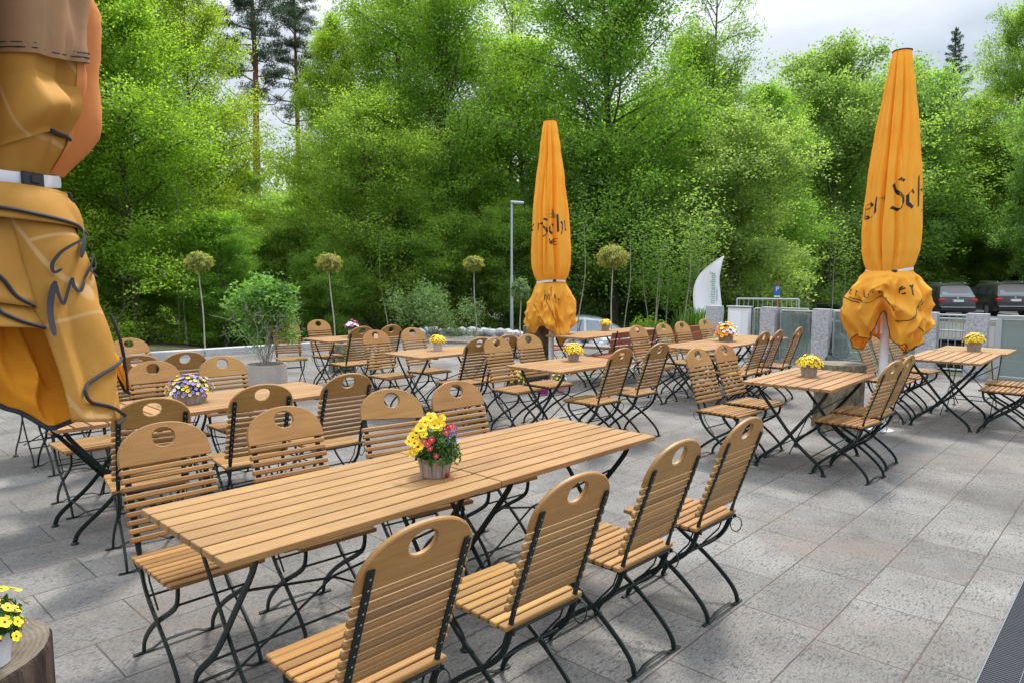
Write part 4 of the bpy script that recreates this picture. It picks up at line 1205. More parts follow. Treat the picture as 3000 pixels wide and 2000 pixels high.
def flower_pot(loc, label, potmat, r0, r1, h, frx, frz, cols, nb, br, seed, petals=5, ell=1.0, eye=True, leafn=260, stave=False, full=.55, rz=0, group='flower pots on the tables'):
    root = empty('flower_pot', loc, rz); tag(root, label, 'flower pot', group)
    rg = np.random.default_rng(seed)
    pot_mesh(r0, r1, h, stave, ell).build('pot', [potmat, 'soil', 'black_plastic'], root)
    n = leafn
    d = rg.normal(size=(n, 3)); d /= np.linalg.norm(d, axis=1, keepdims=True); d[:, 2] = np.abs(d[:, 2]) - .12
    rr = rg.uniform(.25, .97, n)[:, None]
    C = d * np.array([frx * ell, frx, frz]) * rr + np.array([0, 0, h * .95])
    Q = leaf_quads(C, d + rg.normal(size=(n, 3)) * .6, .013, rg, .5)
    quads('foliage', Q, 'herb_leaf', root)
    P, N = dome_pts(nb, frx, frz, h * .97, rg, full)
    P[:, 0] *= ell
    mb = MB(); blossoms(mb, P, N, br, rg, mi=list(range(len(cols))), eye=(len(cols) if eye else None), petals=petals)
    mb.build('blossoms', list(cols) + ['flower_eye'], root, smooth=False)
    return root
def on_table(px_n, px_u): x, y = P2(px_n, px_u); return (x, y, .7505)
# px -> table plane positions worked out beforehand
flower_pot((-2.28, 4.93, .7505), 'grey oval pot of small purple and yellow pansies on the left table', 'planter_wood', .085, .098, .085, .125, .125,
           ('petal_yellow', 'petal_violet', 'petal_violet', 'petal_yellow', 'petal_white'), 150, .0135, 21, ell=1.25, leafn=520, full=.62, rz=R(40))
flower_pot((.654, 7.45, .7505), 'zinc grey pot of yellow flowers on the table before the middle umbrella', 'planter_wood', .052, .072, .105, .105, .095, ('petal_yellow',), 95, .0145, 22, full=.62, eye=False)
flower_pot((2.67, 6.28, .7505), 'grey pot of yellow flowers with a dark eye on the table beside the log', 'planter_wood', .062, .078, .115, .112, .085, ('petal_yellow',), 90, .0155, 23, full=.62)
flower_pot((5.57, 8.45, .7505), 'grey pot of dense yellow flowers on the far right table', 'planter_wood', .068, .084, .125, .115, .095, ('petal_yellow',), 110, .0150, 24, full=.62)
flower_pot((-.90, 8.50, .7505), 'zinc pot of yellow flowers on the table left of centre', 'zinc', .050, .060, .115, .100, .080, ('petal_yellow',), 80, .0155, 25, full=.6, eye=False)
flower_pot((-2.38, 10.45, .7505), 'small whitish pot of purple flowers on the most distant left table', 'white_pot', .050, .060, .115, .125, .135, ('petal_magenta', 'petal_magenta', 'petal_white'), 26, .026, 26, full=.35, leafn=300)
flower_pot((2.98, 9.78, .7505), 'grey pot of large orange and white flowers', 'planter_wood', .085, .095, .095, .150, .165, ('petal_orange', 'petal_orange', 'petal_yellow', 'petal_white'), 62, .028, 27, petals=7, full=.6, ell=1.1)
flower_pot((1.557, 11.70, .7505), 'small grey pot of yellow flowers on the distant table by the silver car', 'planter_wood', .058, .075, .120, .10, .075, ('petal_yellow',), 80, .0165, 28, full=.6, eye=False)
flower_pot((-1.205, 1.55, .748), 'white pot of yellow pansies with dark eyes on the corner log', 'white_pot', .040, .050, .080, .080, .100, ('petal_yellow',), 34, .014, 29, full=.6, leafn=420)
# pots standing on the paving below the middle table
GP = 'pots standing on the paving under the middle table'
flower_pot((.05, 10.15, 0), 'tan pot of yellow flowers on the paving left below the middle table', 'stump_top', .09, .11, .16, .13, .20, ('petal_yellow',), 40, .024, 30, group=GP, full=.6)
flower_pot((.435, 9.88, 0), 'round magenta pot on the paving below the middle table', 'magenta_pot', .07, .10, .14, .09, .07, ('petal_violet',), 8, .018, 31, group=GP)
flower_pot((.67, 10.0, 0), 'pinkish pot of pale yellow flowers on the paving by the umbrella', 'pink_pot', .07, .10, .17, .12, .16, ('petal_yellow', 'petal_white'), 26, .022, 32, group=GP)
flower_pot((.35, 11.0, 0), 'wide dark bowl of green leaves and few white flowers on the paving', 'statue_stone', .16, .24, .17, .24, .15, ('petal_white',), 10, .022, 33, leafn=900, group=GP)

# the large mixed pot on the front table, every blossom its own part
root = empty('flower_pot', (-.345, 3.10, .7525), .2)
tag(root, 'grey stave pot with yellow pansies, red daisies and lavender on the long front table', 'flower pot', 'flower pots on the tables')
rg = np.random.default_rng(40)
pot_mesh(.064, .078, .085, True).build('pot', ['planter_wood', 'soil', 'black_plastic'], root)
n = 1500
d = rg.normal(size=(n, 3)); d /= np.linalg.norm(d, axis=1, keepdims=True); d[:, 2] = np.abs(d[:, 2]) * 1.0 - .15
C = d * np.array([.105, .10, .155]) * rg.uniform(.2, 1, n)[:, None] ** .6 + np.array([.015, 0, .085])
quads('foliage', leaf_quads(C, d + rg.normal(size=(n, 3)) * .7, .012, rg, .5), 'herb_leaf', root)
vx = cos(.2) * 1.0; 
def bl(name, m_, x, z, dep, r_, pet, eyem):
    """x right, z up as seen from the viewer; dep towards the viewer"""
    mb = MB(); p = [(x, -dep, z)]; N = [(x * 3, -1.0, .55 + rg.uniform(-.2, .3))]
    blossoms(mb, p, N, r_, rg, mi=0, eye=1, petals=pet)
    if m_ == 'petal_yellow': blossoms(mb, [(x + .003, -dep + .004, z + .003)], [(x * 4, -.8, .9)], r_ * .95, rg, mi=0, eye=None, petals=pet)
    o = mb.build(name, [m_, eyem], root, smooth=False)
for x, z, dep, r_ in ((-.045, .245, .03, .026), (-.020, .262, .02, .027), (-.005, .235, .05, .028), (.012, .240, .045, .026), (-.065, .225, .05, .024), (-.085, .205, .05, .024), (-.10, .185, .04, .022),
                      (-.115, .165, .03, .018), (-.095, .165, .07, .024), (-.080, .150, .08, .026), (-.092, .135, .075, .024), (.028, .262, .03, .020), (-.11, .115, .05, .014), (-.055, .20, .07, .02)):
    bl('blossom', 'petal_yellow', x, z, dep, r_, 5, 'flower_eye')
for x, z, dep in ((-.055, .175, .085), (-.040, .165, .09), (-.030, .145, .095), (-.022, .180, .085), (-.005, .112, .105), (.045, .205, .06), (.068, .225, .03), (.080, .222, .02), (.055, .22, .03)):
    bl('blossom', 'petal_crimson', x, z, dep, .014, 11, 'petal_yellow')
mb = MB(); k = 120
P = np.stack([rg.uniform(.03, .10, k), rg.uniform(-.06, .03, k), rg.uniform(.14, .225, k)], 1)
blossoms(mb, P, rg.normal(size=(k, 3)), .004, rg, mi=0, petals=4); mb.build('lavender_blossoms', ['petal_violet'], root, smooth=False)
mb = MB(); mb.lathe([(.003, 0), (.011, .008), (.010, .016), (.003, .022)], 10)
tag(mb.build('fallen_bud', 'petal_crimson', loc=(-.287, 3.06, .7525)), 'small red bud lying beside the stave pot', 'flower bud')
mb = MB(); mb.cbox((0, 0, .004), (.030, .008, .008), Matrix.Rotation(.3, 4, 'Z'), .003); mb.cbox((-.018, -.006, .004), (.012, .007, .007), Matrix.Rotation(.3, 4, 'Z'), .003, mi=1)
tag(mb.build('cigarette_stub', ['stub_paper', 'flower_eye'], loc=(-1.165, 1.46, .748)), 'cigarette stub lying on the corner log', 'cigarette stub')

# ------------------------------------------------------------------ potted bush
def branchy(root, name, base, n, L, spread, rg, rad=.009, m_='pale_bark', fork=3):
    """thin upward branching stems; returns the tips"""
    mb = MB(); tips = []
    def grow(p, d, l, r_, lev):
        pts = [p]; q = Vector(p); dd = Vector(d)
        for i in range(4):
            dd = (dd + Vector(rg.normal(size=3)) * .16 + Vector((0, 0, .05))).normalized()
            q = q + dd * l / 4; pts.append(q.copy())
        mb.tube(pts, [r_ * (1 - .35 * k / 4) for k in range(5)], 5)
        tips.append((q, dd, lev))
        if lev < fork:
            for k in range(2 + (lev > 0)):
                nd = (dd + Vector(rg.normal(size=3)) * .55).normalized()
                grow(q - dd * l * .12 * k, nd, l * .68, r_ * .62, lev + 1)
    for i in range(n):
        a = 2 * pi * i / n + rg.uniform(-.3, .3)
        d = Vector((cos(a) * spread, sin(a) * spread, 1)).normalized()
        grow(Vector(base) + Vector((cos(a) * .03, sin(a) * .03, 0)), d, L * rg.uniform(.8, 1.15), rad * rg.uniform(.7, 1.1), 0)
    mb.build(name, m_, root)
    return tips
root = empty('potted_bush', (-3.34, 9.5, 0)); tag(root, 'loose green bush with bare stems in a big round concrete pot', 'potted bush')
mb = MB(); mb.lathe([(.245, 0), (.265, .1), (.275, .25), (.268, .42), (.262, .47), (.240, .47), (.235, .43)], 48, capt=False)
s_ = len(mb.v) - 48; mb.add([mb.v[s_ + i] for i in range(48)] + [(0, 0, .435)], [(i, (i + 1) % 48, 48) for i in range(48)], 1)
mb.build('pot', ['concrete_pot', 'soil'], root)
rg = np.random.default_rng(12)
tips = branchy(root, 'stems', (0, 0, .43), 12, .41, .17, rg, .010)
C, N = [], []
for q, dd, lev in tips:
    if lev < 1: continue
    for k in range(20):
        C.append(np.array(q) * np.array([.66, .66, 1.08]) + rg.normal(size=3) * .062 + np.array((0, 0, .03))); N.append(rg.normal(size=3) * .6 + np.array((0, 0, 1)))
C, N = np.array(C), np.array(N); keep = C[:, 2] > .78 + .12 * rg.normal(size=len(C)); 
quads('foliage', leaf_quads(C[keep], N[keep], .034, rg, .42), 'pot_bush_leaf', root)

# upright herb by the distant log, red shrub, standard olive, small bushes, grass
def shrub(loc, label, cat, w, h, nl, size, m_, seed, stems=True, asp=.45, z0=.1, group=None, name='shrub'):
    root = empty(name, loc); tag(root, label, cat, group); rg = np.random.default_rng(seed)
    if stems:
        tips = branchy(root, 'stems', (0, 0, 0), 9, h * .36, w / h * .8, rg, .012, 'bark')
        pts = np.array([np.array(q) for q, _, l_ in tips if l_ > 0]); k = nl // len(pts)
        C = np.repeat(pts, k, 0) + rg.normal(size=(k * len(pts), 3)) * np.array([w * .13, w * .13, h * .07])
    else:
        d = rg.normal(size=(nl, 3)); d /= np.linalg.norm(d, axis=1, keepdims=True); d[:, 2] = np.abs(d[:, 2])
        lump = np.array([noise.noise(Vector(v) * 3 + Vector((seed, 0, 0))) for v in d])[:, None]
        C = d * np.array([w, w, h]) * (rg.uniform(.3, 1, (nl, 1)) ** .5) * (1 + .35 * lump)
    C[:, 2] = np.maximum(C[:, 2], .02)
    quads('foliage', leaf_quads(C, rg.normal(size=C.shape) * .7 + np.array([0, 0, .9]), size, rg, asp), m_, root)
    return root
shrub((-2.10, 19.0, 0), 'wide grey green willowy shrub with brown stems left of the street lamp', 'shrub', .95, 1.75, 5200, .045, 'willow_leaf', 31, asp=.3)
shrub((-2.72, 11.9, 0), 'bushy dark green herb beside the low grey log', 'plant', .16, .55, 900, .022, 'willow_leaf', 32, asp=.22)
shrub((.10, 14.2, 0), 'small reddish shrub left of the upright grey log', 'shrub', .28, .62, 420, .030, 'red_leaf' if 'red_leaf' in MATS else 'red_twig', 33)
shrub((4.15, 21.5, ground_z(4.15, 21.5)), 'round bright green bush behind the silver car', 'shrub', .9, 1.25, 5000, .05, 'young_beech_leaf', 34, stems=False)
def grass(loc, label, n, h, w, seed, m_='grass_blade'):
    rg = np.random.default_rng(seed); Q = []
    for i in range(n):
        a = rg.uniform(0, 2 * pi); r_ = abs(rg.normal()) * w * .35; p = np.array([r_ * cos(a), r_ * sin(a), 0])
        t = np.array([cos(a), sin(a), 0]) * rg.uniform(.05, .35) * h + np.array([0, 0, h * rg.uniform(.6, 1)]); s = np.array([-sin(a), cos(a), 0]) * .012
        Q.append([p - s, p + s, p + t + s * .3, p + t - s * .3])
    o = quads('ornamental_grass', np.array(Q), m_, loc=loc); return tag(o, label, 'grass clump')
grass((4.15, 15.8, .03), 'tall green grass clump between the distant chairs and the white flag', 420, .95, .5, 51)
grass((3.35, 16.4, .03), 'shorter green grass clump at the stone edging', 260, .6, .5, 52)

def standard_tree(loc, h, r_, label, m_, seed, rz=.8, leaf=.030, lean=(0, 0)):
    root = empty('standard_tree', loc); tag(root, label, 'tree', 'small standard trees along the terrace edge'); rg = np.random.default_rng(seed)
    mb = MB(); mb.tube(smooth_path([(lean[0] * t * h + .012 * sin(t * 7 + seed), lean[1] * t * h, t * h) for t in np.linspace(0, 1, 7)], 3), [.017 * (1 - .3 * k / 18) for k in range(19)], 8)
    mb.build('trunk', 'pale_bark', root)
    n = 3600; d = rg.normal(size=(n, 3)); d /= np.linalg.norm(d, axis=1, keepdims=True)
    lump = np.array([noise.noise(Vector(v) * 3.3 + Vector((seed, 0, 0))) for v in d])[:, None]
    C = d * np.array([r_, r_, r_ * rz]) * rg.uniform(.25, 1, (n, 1)) ** .45 * (1 + .45 * lump)
    C[:, 2] = np.where(C[:, 2] < -.5 * r_, -.5 * r_ + rg.normal(size=n) * .03, C[:, 2])
    C += np.array([lean[0] * h, lean[1] * h, h + r_ * .30])
    dr = d.copy(); dr[:, 2] -= .6
    quads('crown', leaf_quads(C, d + rg.normal(size=(n, 3)) * .5 + np.array([0, 0, .5]), leaf, rg, .32, dr), m_, root)
standard_tree((-6.42, 14.7, 0), 1.86, .262, 'lollipop tree with brownish droopy crown furthest left, behind the kerb', 'globe_leaf', 61, lean=(-.045, 0))
standard_tree((-3.92, 15.6, 0), 1.86, .262, 'lollipop tree with brownish crown right of the big potted bush', 'globe_leaf', 62, lean=(-.060, 0))
standard_tree((-.93, 18.4, 0), 1.90, .255, 'lollipop tree with brownish crown left of the street lamp', 'globe_leaf', 63, lean=(-.035, 0))
standard_tree((2.25, 15.9, 0), 1.98, .33, 'larger lollipop tree with yellow and brown crown right of the middle umbrella', 'globe_leaf', 64, leaf=.034)
standard_tree((.21, 17.6, 0), 1.22, .24, 'small silvery green standard tree beside the lamp post', 'willow_leaf', 65, rz=1.25, leaf=.03)

# ------------------------------------------------------------------ street lamp, flag, parking sign
root = empty('street_lamp', (-.01, 22.0, ground_z(0, 22))); tag(root, 'slim grey street lamp with a flat head pointing right', 'street lamp')
gz = ground_z(0, 22)
mb = MB(); H = 3.90 - gz
mb.tube([(0, 0, 0), (0, 0, H * .55), (0, 0, H * .551), (0, 0, H)], [.058, .055, .042, .038], 14); mb.build('pole', 'galvanised', root)
mb = MB(); M = Matrix.Translation((.17, 0, H + .02)) @ Matrix.Rotation(R(4), 4, 'Y')
mb.cbox((0, 0, 0), (.42, .17, .075), M, .03); mb.build('lamp_head', 'galvanised', root)
mb = MB(); mb.cbox((.03, 0, -.040), (.26, .12, .012), M, .004); mb.build('lens', 'plate_white', root)

root = empty('feather_flag', (4.62, 16.5, 0)); tag(root, 'white feather flag with green vertical lettering beside the granite gate pillar', 'flag')
mb = MB(); yy = 0
outl = []
for t in np.linspace(0, 1, 25):
    z = .22 + t * 1.90
    lft = -.35 + .02 * sin(t * 9) + (max(0, t - .50) / .50) ** 2.9 * .66
    rgt = .27 + .02 * sin(t * 5) + .06 * max(0, t - .75) / .25 - .05 * math.exp(-((t - .7) / .2) ** 2)
    outl.append((lft, max(rgt, lft + .006), z))
vs, fs = [], []
for lft, rgt, z in outl:
    for k in range(7):
        x = lft + (rgt - lft) * k / 6; vs.append((x, .035 * sin(x * 9 + z * 2.0) - .02 * sin(z * 4), z))
for i in range(24):
    for k in range(6): fs.append((i * 7 + k, i * 7 + k + 1, (i + 1) * 7 + k + 1, (i + 1) * 7 + k))
mb.add(vs, fs); fl_ = mb.build('sail', 'flag_cloth', root)
md = fl_.modifiers.new('thickness', 'SOLIDIFY'); md.thickness = .003
mb = MB(); mb.tube([(l_ - .008, .035 * sin(l_ * 9 + z * 2.0) - .02 * sin(z * 4), z) for l_, r__, z in [(-.34, 0, 0.02)] + outl], .009, 6); mb.build('pole', 'white_metal', root)
mb = MB(); mb.cbox((-.34, 0, .02), (.4, .06, .03), None, .01); mb.cbox((-.34, 0, .0205), (.06, .4, .03), None, .01); mb.build('cross_foot', 'galvanised', root)
def text_mesh(txt, size, m_, parent, name, M, ext=.002):
    cu = bpy.data.curves.new(name, 'FONT'); cu.body = txt; cu.size = size; cu.extrude = ext; cu.align_x = 'CENTER'; cu.align_y = 'CENTER'
    tmp = bpy.data.objects.new('tmp', cu); col.objects.link(tmp)
    dg = bpy.context.evaluated_depsgraph_get(); dg.update()
    me = bpy.data.meshes.new_from_object(tmp.evaluated_get(dg)); bpy.data.objects.remove(tmp)
    me.materials.clear(); me.materials.append(MATS[m_]); me.transform(M)
    return link(name, me, parent)
MV = Matrix.Translation((.055, -.060, 1.38)) @ Matrix.Rotation(R(90), 4, 'X') @ Matrix.Rotation(R(90), 4, 'Z')
text_mesh('mittenhof', .185, 'flag_green', root, 'lettering', MV)
MV = Matrix.Translation((.15, -.060, 1.22)) @ Matrix.Rotation(R(90), 4, 'X') @ Matrix.Rotation(R(90), 4, 'Z')
text_mesh('restaurant', .07, 'flag_grey', root, 'lettering', MV)

sx, sy = 9.05, 24.0
root = empty('parking_sign', (sx, sy, ground_z(sx, sy))); tag(root, 'small blue parking sign on a brownish post above the gate', 'sign'); g_ = ground_z(sx, sy)
mb = MB(); mb.cbox((0, .03, (1.45 - g_) / 2), (.09, .09, 1.45 - g_), None, .01); mb.build('post', 'pine_bark', root)
mb = MB(); mb.cbox((-.05, -.03, 1.17 - g_), (.20, .02, .32), Matrix.Identity(4), .004); sg = mb.build('panel', 'sign_blue', root)
text_mesh('P', .22, 'sign_white', sg, 'lettering', Matrix.Translation((-.05, -.045, 1.22 - g_)) @ Matrix.Rotation(R(90), 4, 'X'))
mb = MB(); mb.cbox((-.05, -.03, .98 - g_), (.20, .02, .05), None, .004); mb.build('arrow_plate', 'sign_white', root)

# ------------------------------------------------------------------ fence: granite pillars, glass, railings
PIL = [(4.25, 14.75), (5.12, 14.0), (5.82, 13.2), (7.10, 12.0), (7.62, 11.5)]
FA = math.atan2(11.5 - 14.75, 7.62 - 4.25)
PL_ = ('leftmost granite pillar, beside the white flag', 'granite pillar right of the letter box, left of the gate', 'granite pillar left of the stone statue, behind the yellow flowers',
       'granite pillar just right of the right umbrella', 'rightmost granite pillar, beside the big glass pane')
for (x, y), lb in zip(PIL, PL_):
    mb = MB(); M = Matrix.Translation((x, y, 0)) @ Matrix.Rotation(FA, 4, 'Z')
    nxp, nzp = 5, 14
    vs = []; hw, hd, hh = .15, .10, 1.04
    rings = []
    for j in range(nzp + 1):
        z = hh * j / nzp
        rg_ = []
        for (a0, b0, a1, b1) in ((-hw, -hd, hw, -hd), (hw, -hd, hw, hd), (hw, hd, -hw, hd), (-hw, hd, -hw, -hd)):
            for k in range(nxp):
                t = k / nxp; px_, py_ = a0 + (a1 - a0) * t, b0 + (b1 - b0) * t
                w_ = .010 * noise.noise(Vector((px_ * 14 + x * 9, py_ * 14 + y, z * 12)))
                rg_.append(M @ Vector((px_ * (1 + w_ * 6), py_ * (1 + w_ * 8), z)))
        rings.append(rg_)
    K = len(rings[0]); vs = [p for r__ in rings for p in r__]
    fs = [(j * K + i, j * K + (i + 1) % K, (j + 1) * K + (i + 1) % K, (j + 1) * K + i) for j in range(nzp) for i in range(K)]
    fs.append(tuple(range(nzp * K, (nzp + 1) * K)))
    mb.add(vs, fs)
    o = mb.build('granite_pillar', 'granite', auto=50); tag(o, lb, 'pillar', 'rough granite fence pillars')

def railing(p, q, z0, z1, nb, label, mid=None, name='railing', glass=False, gz0=.08, gz1=.95, cat='railing'):
    p, q = Vector((*p, 0)), Vector((*q, 0)); d = (q - p); L = d.length; a = math.atan2(d.y, d.x)
    root = empty(name, tuple(p), a); tag(root, label, cat)
    mb = MB(); mb.cbox((L / 2, 0, z1), (L, .035, .035), None, .006); mb.build('top_rail', 'steel_rail', root)
    mb = MB(); mb.cbox((L / 2, 0, z0), (L, .03, .03), None, .006)
    if mid: mb.cbox((L / 2, 0, mid), (L, .03, .03), None, .006)
    mb.build('lower_rail', 'steel_rail', root)
    mb = MB()
    zb = mid if (mid and glass) else z0
    for k in range(nb):
        x = L * (k + .5) / nb; mb.tube([(x, 0, zb), (x, 0, z1)], .007, 6)
    mb.build('bars', 'steel_rail', root)
    for x in (0, L):
        mb = MB(); mb.cbox((x, 0, z1 / 2), (.035, .036, z1), None, .005); mb.build('post', 'steel_rail', root)
    if glass:
        mb = MB(); mb.cbox((L / 2, -.05, (gz0 + gz1) / 2), (L - .04, .010, gz1 - gz0), None, .002); mb.build('glass_pane', 'fence_glass', root)
    return root
railing((4.98, 15.6), (6.15, 15.1), .10, 1.16, 13, 'open gate leaf with vertical steel bars behind the letter box', name='gate_leaf', cat='gate')
railing((4.95, 14.35), (5.35, 14.05), .08, 1.00, 5, 'narrow steel railing with green tinted glass between letter box and pillar', glass=True)
railing((5.32, 13.95), (5.68, 13.50), .08, 1.02, 5, 'short railing section with glass left of the third pillar', glass=True)
railing((6.35, 14.6), (7.25, 14.2), .10, .95, 11, 'second gate leaf with vertical bars seen behind the glass', name='gate_leaf', cat='gate')
railing((5.30, 13.85), (5.78, 13.35), .06, .98, 2, 'glass fence pane with a thin frame right of the second pillar', glass=True, name='glass_fence')
railing((5.98, 13.05), (7.00, 12.12), .12, 1.00, 4, 'glass fence pane with steel frame behind the stone statue', glass=True, name='glass_fence')
railing((7.22, 11.90), (7.52, 11.62), .10, 1.00, 4, 'short railing between the two right granite pillars', mid=.74, name='railing', glass=False)
railing((7.20, 14.4), (10.4, 11.9), .10, .84, 30, 'long steel bar railing on the far side of the glass fence')
# dark box seen between the two right pillars
root = empty('dark_bin', (7.75, 12.35, 0), FA); tag(root, 'dark grey box standing between the two right granite pillars', 'bin')
mb = MB(); mb.cbox((0, 0, .26), (.62, .34, .52), None, .02); mb.build('body', 'paint_black', root)
mb = MB(); mb.cbox((0, 0, .54), (.66, .38, .04), None, .01); mb.build('lid', 'black_plastic', root)
# big pane at the right edge
ax_, ay_ = 7.78, 11.28; bx_, by_ = 9.6, 9.5
d_ = Vector((bx_ - ax_, by_ - ay_, 0)); L_ = d_.length
root = empty('windbreak', (ax_, ay_, 0), math.atan2(d_.y, d_.x)); tag(root, 'big hazy glass windbreak with metal frame at the right edge', 'windbreak')
mb = MB(); mb.cbox((L_ / 2, 0, .50), (L_ - .1, .012, .92), None, .002); mb.build('pane', 'hazy_glass', root)
for nm, c_, s_ in (('top_rail', (L_ / 2, 0, 1.0), (L_, .06, .06)), ('bottom_rail', (L_ / 2, 0, .04), (L_, .05, .05))):
    mb = MB(); mb.cbox(c_, s_, None, .006); mb.build(nm, 'steel_rail', root)
for x in (.03, L_ - .03):
    mb = MB(); mb.cbox((x, 0, .485), (.09, .07, .97), None, .006); mb.build('post', 'galvanised', root)
# letter box unit
root = empty('letter_box', (4.66, 14.42, 0), FA); tag(root, 'white letter box cabinet between the two left granite pillars', 'letter box')
mb = MB(); mb.cbox((0, 0, .51), (.44, .16, 1.02), None, .01); mb.build('cabinet', 'white_metal', root)
mb = MB(); mb.cbox((-.04, -.088, .60), (.24, .016, .66), None, .006); mb.build('door', 'flag_cloth', root)
mb = MB(); mb.cbox((0, -.01, 1.035), (.48, .20, .022), None, .006); mb.build('top_plate', 'steel_rail', root)
# stone figure
root = empty('stone_statue', (6.10, 13.22, 0), .2); tag(root, 'dark grey stone figure seated behind the pane, seen from the back', 'statue')
mb = MB()
def blob(mb, c, r_, seg=16, rings=10):
    vs, fs = [], []
    for j in range(rings + 1):
        t = pi * j / rings
        for i in range(seg):
            a = 2 * pi * i / seg; w = 1 + .06 * noise.noise(Vector((cos(a), sin(a), t)) * 2 + Vector(c) * 3)
            vs.append((c[0] + r_[0] * sin(t) * cos(a) * w + .0001 * cos(a), c[1] + r_[1] * sin(t) * sin(a) * w + .0001 * sin(a), c[2] + r_[2] * cos(t)))
    for j in range(rings):
        for i in range(seg): fs.append((j * seg + i, (j + 1) * seg + i, (j + 1) * seg + (i + 1) % seg, j * seg + (i + 1) % seg))
    mb.add(vs, fs)
mb.lathe([(.16, .05), (.21, .12), (.20, .20), (.15, .30), (.165, .42), (.175, .50), (.13, .57), (.06, .60), (.055, .63), (.085, .67), (.10, .73), (.085, .80), (.04, .83)], 24, wob=.10)
mb.build('figure', 'statue_stone', root)
for s in (-1, 1):
    mb = MB(); mb.tube(smooth_path([(s * .15, 0, .50), (s * .20, -.02, .36), (s * .17, -.10, .24), (s * .05, -.15, .22)], 4), [.05] * 8 + [.045] * 5, 10); mb.build('arm', 'statue_stone', root)
    mb = MB(); mb.tube(smooth_path([(s * .08, -.02, .13), (s * .22, -.14, .12), (s * .10, -.24, .08)], 4), [.085] * 5 + [.06] * 4, 10); mb.build('leg', 'statue_stone', root)
mb = MB(); mb.cbox((0, -.05, .03), (.50, .46, .06), None, .015); mb.build('plinth', 'stump_bark', root)

# floor grate in the near right corner
gx, gy = 1.87, 2.84
gr = empty('floor_grate', (1.58, 2.39, 0), R(47.3)); tag(gr, 'dark metal floor grate let into the paving at the bottom right', 'floor grate')
mb = MB(); gl_, gw_ = 1.75, .9
for k in range(int(gl_ / .018)):
    x = .01 + k * .018; mb.add([(x, -gw_, .0035), (x + .0045, -gw_, .0035), (x + .0045, 0, .0035), (x, 0, .0035), (x, -gw_, -.0), (x + .0045, -gw_, 0), (x + .0045, 0, 0), (x, 0, 0)],
                               [(0, 1, 2, 3), (3, 2, 6, 7), (0, 3, 7, 4), (2, 1, 5, 6)])
simple_noise_mat('mat_strip', [(.3, (.008, .014, .019)), (.7, (.022, .032, .040))], 14, .85, spec=.1)
mb.build('bars', 'mat_strip', gr)
mb = MB(); mb.cbox((gl_ / 2, -gw_ / 2, .0012), (gl_, gw_, .002), None, .0005); mb.build('tray', 'black_plastic', gr)
mb = MB()
for y in (0, -.13, -.26, -.39, -.52, -.65): mb.cbox((gl_ / 2, y, .0045), (gl_, .003 if y else .006, .006), None, .001)
mat('rail_grey', (.16, .18, .20), .45, .5)
mb.build('rails', 'rail_grey', gr)

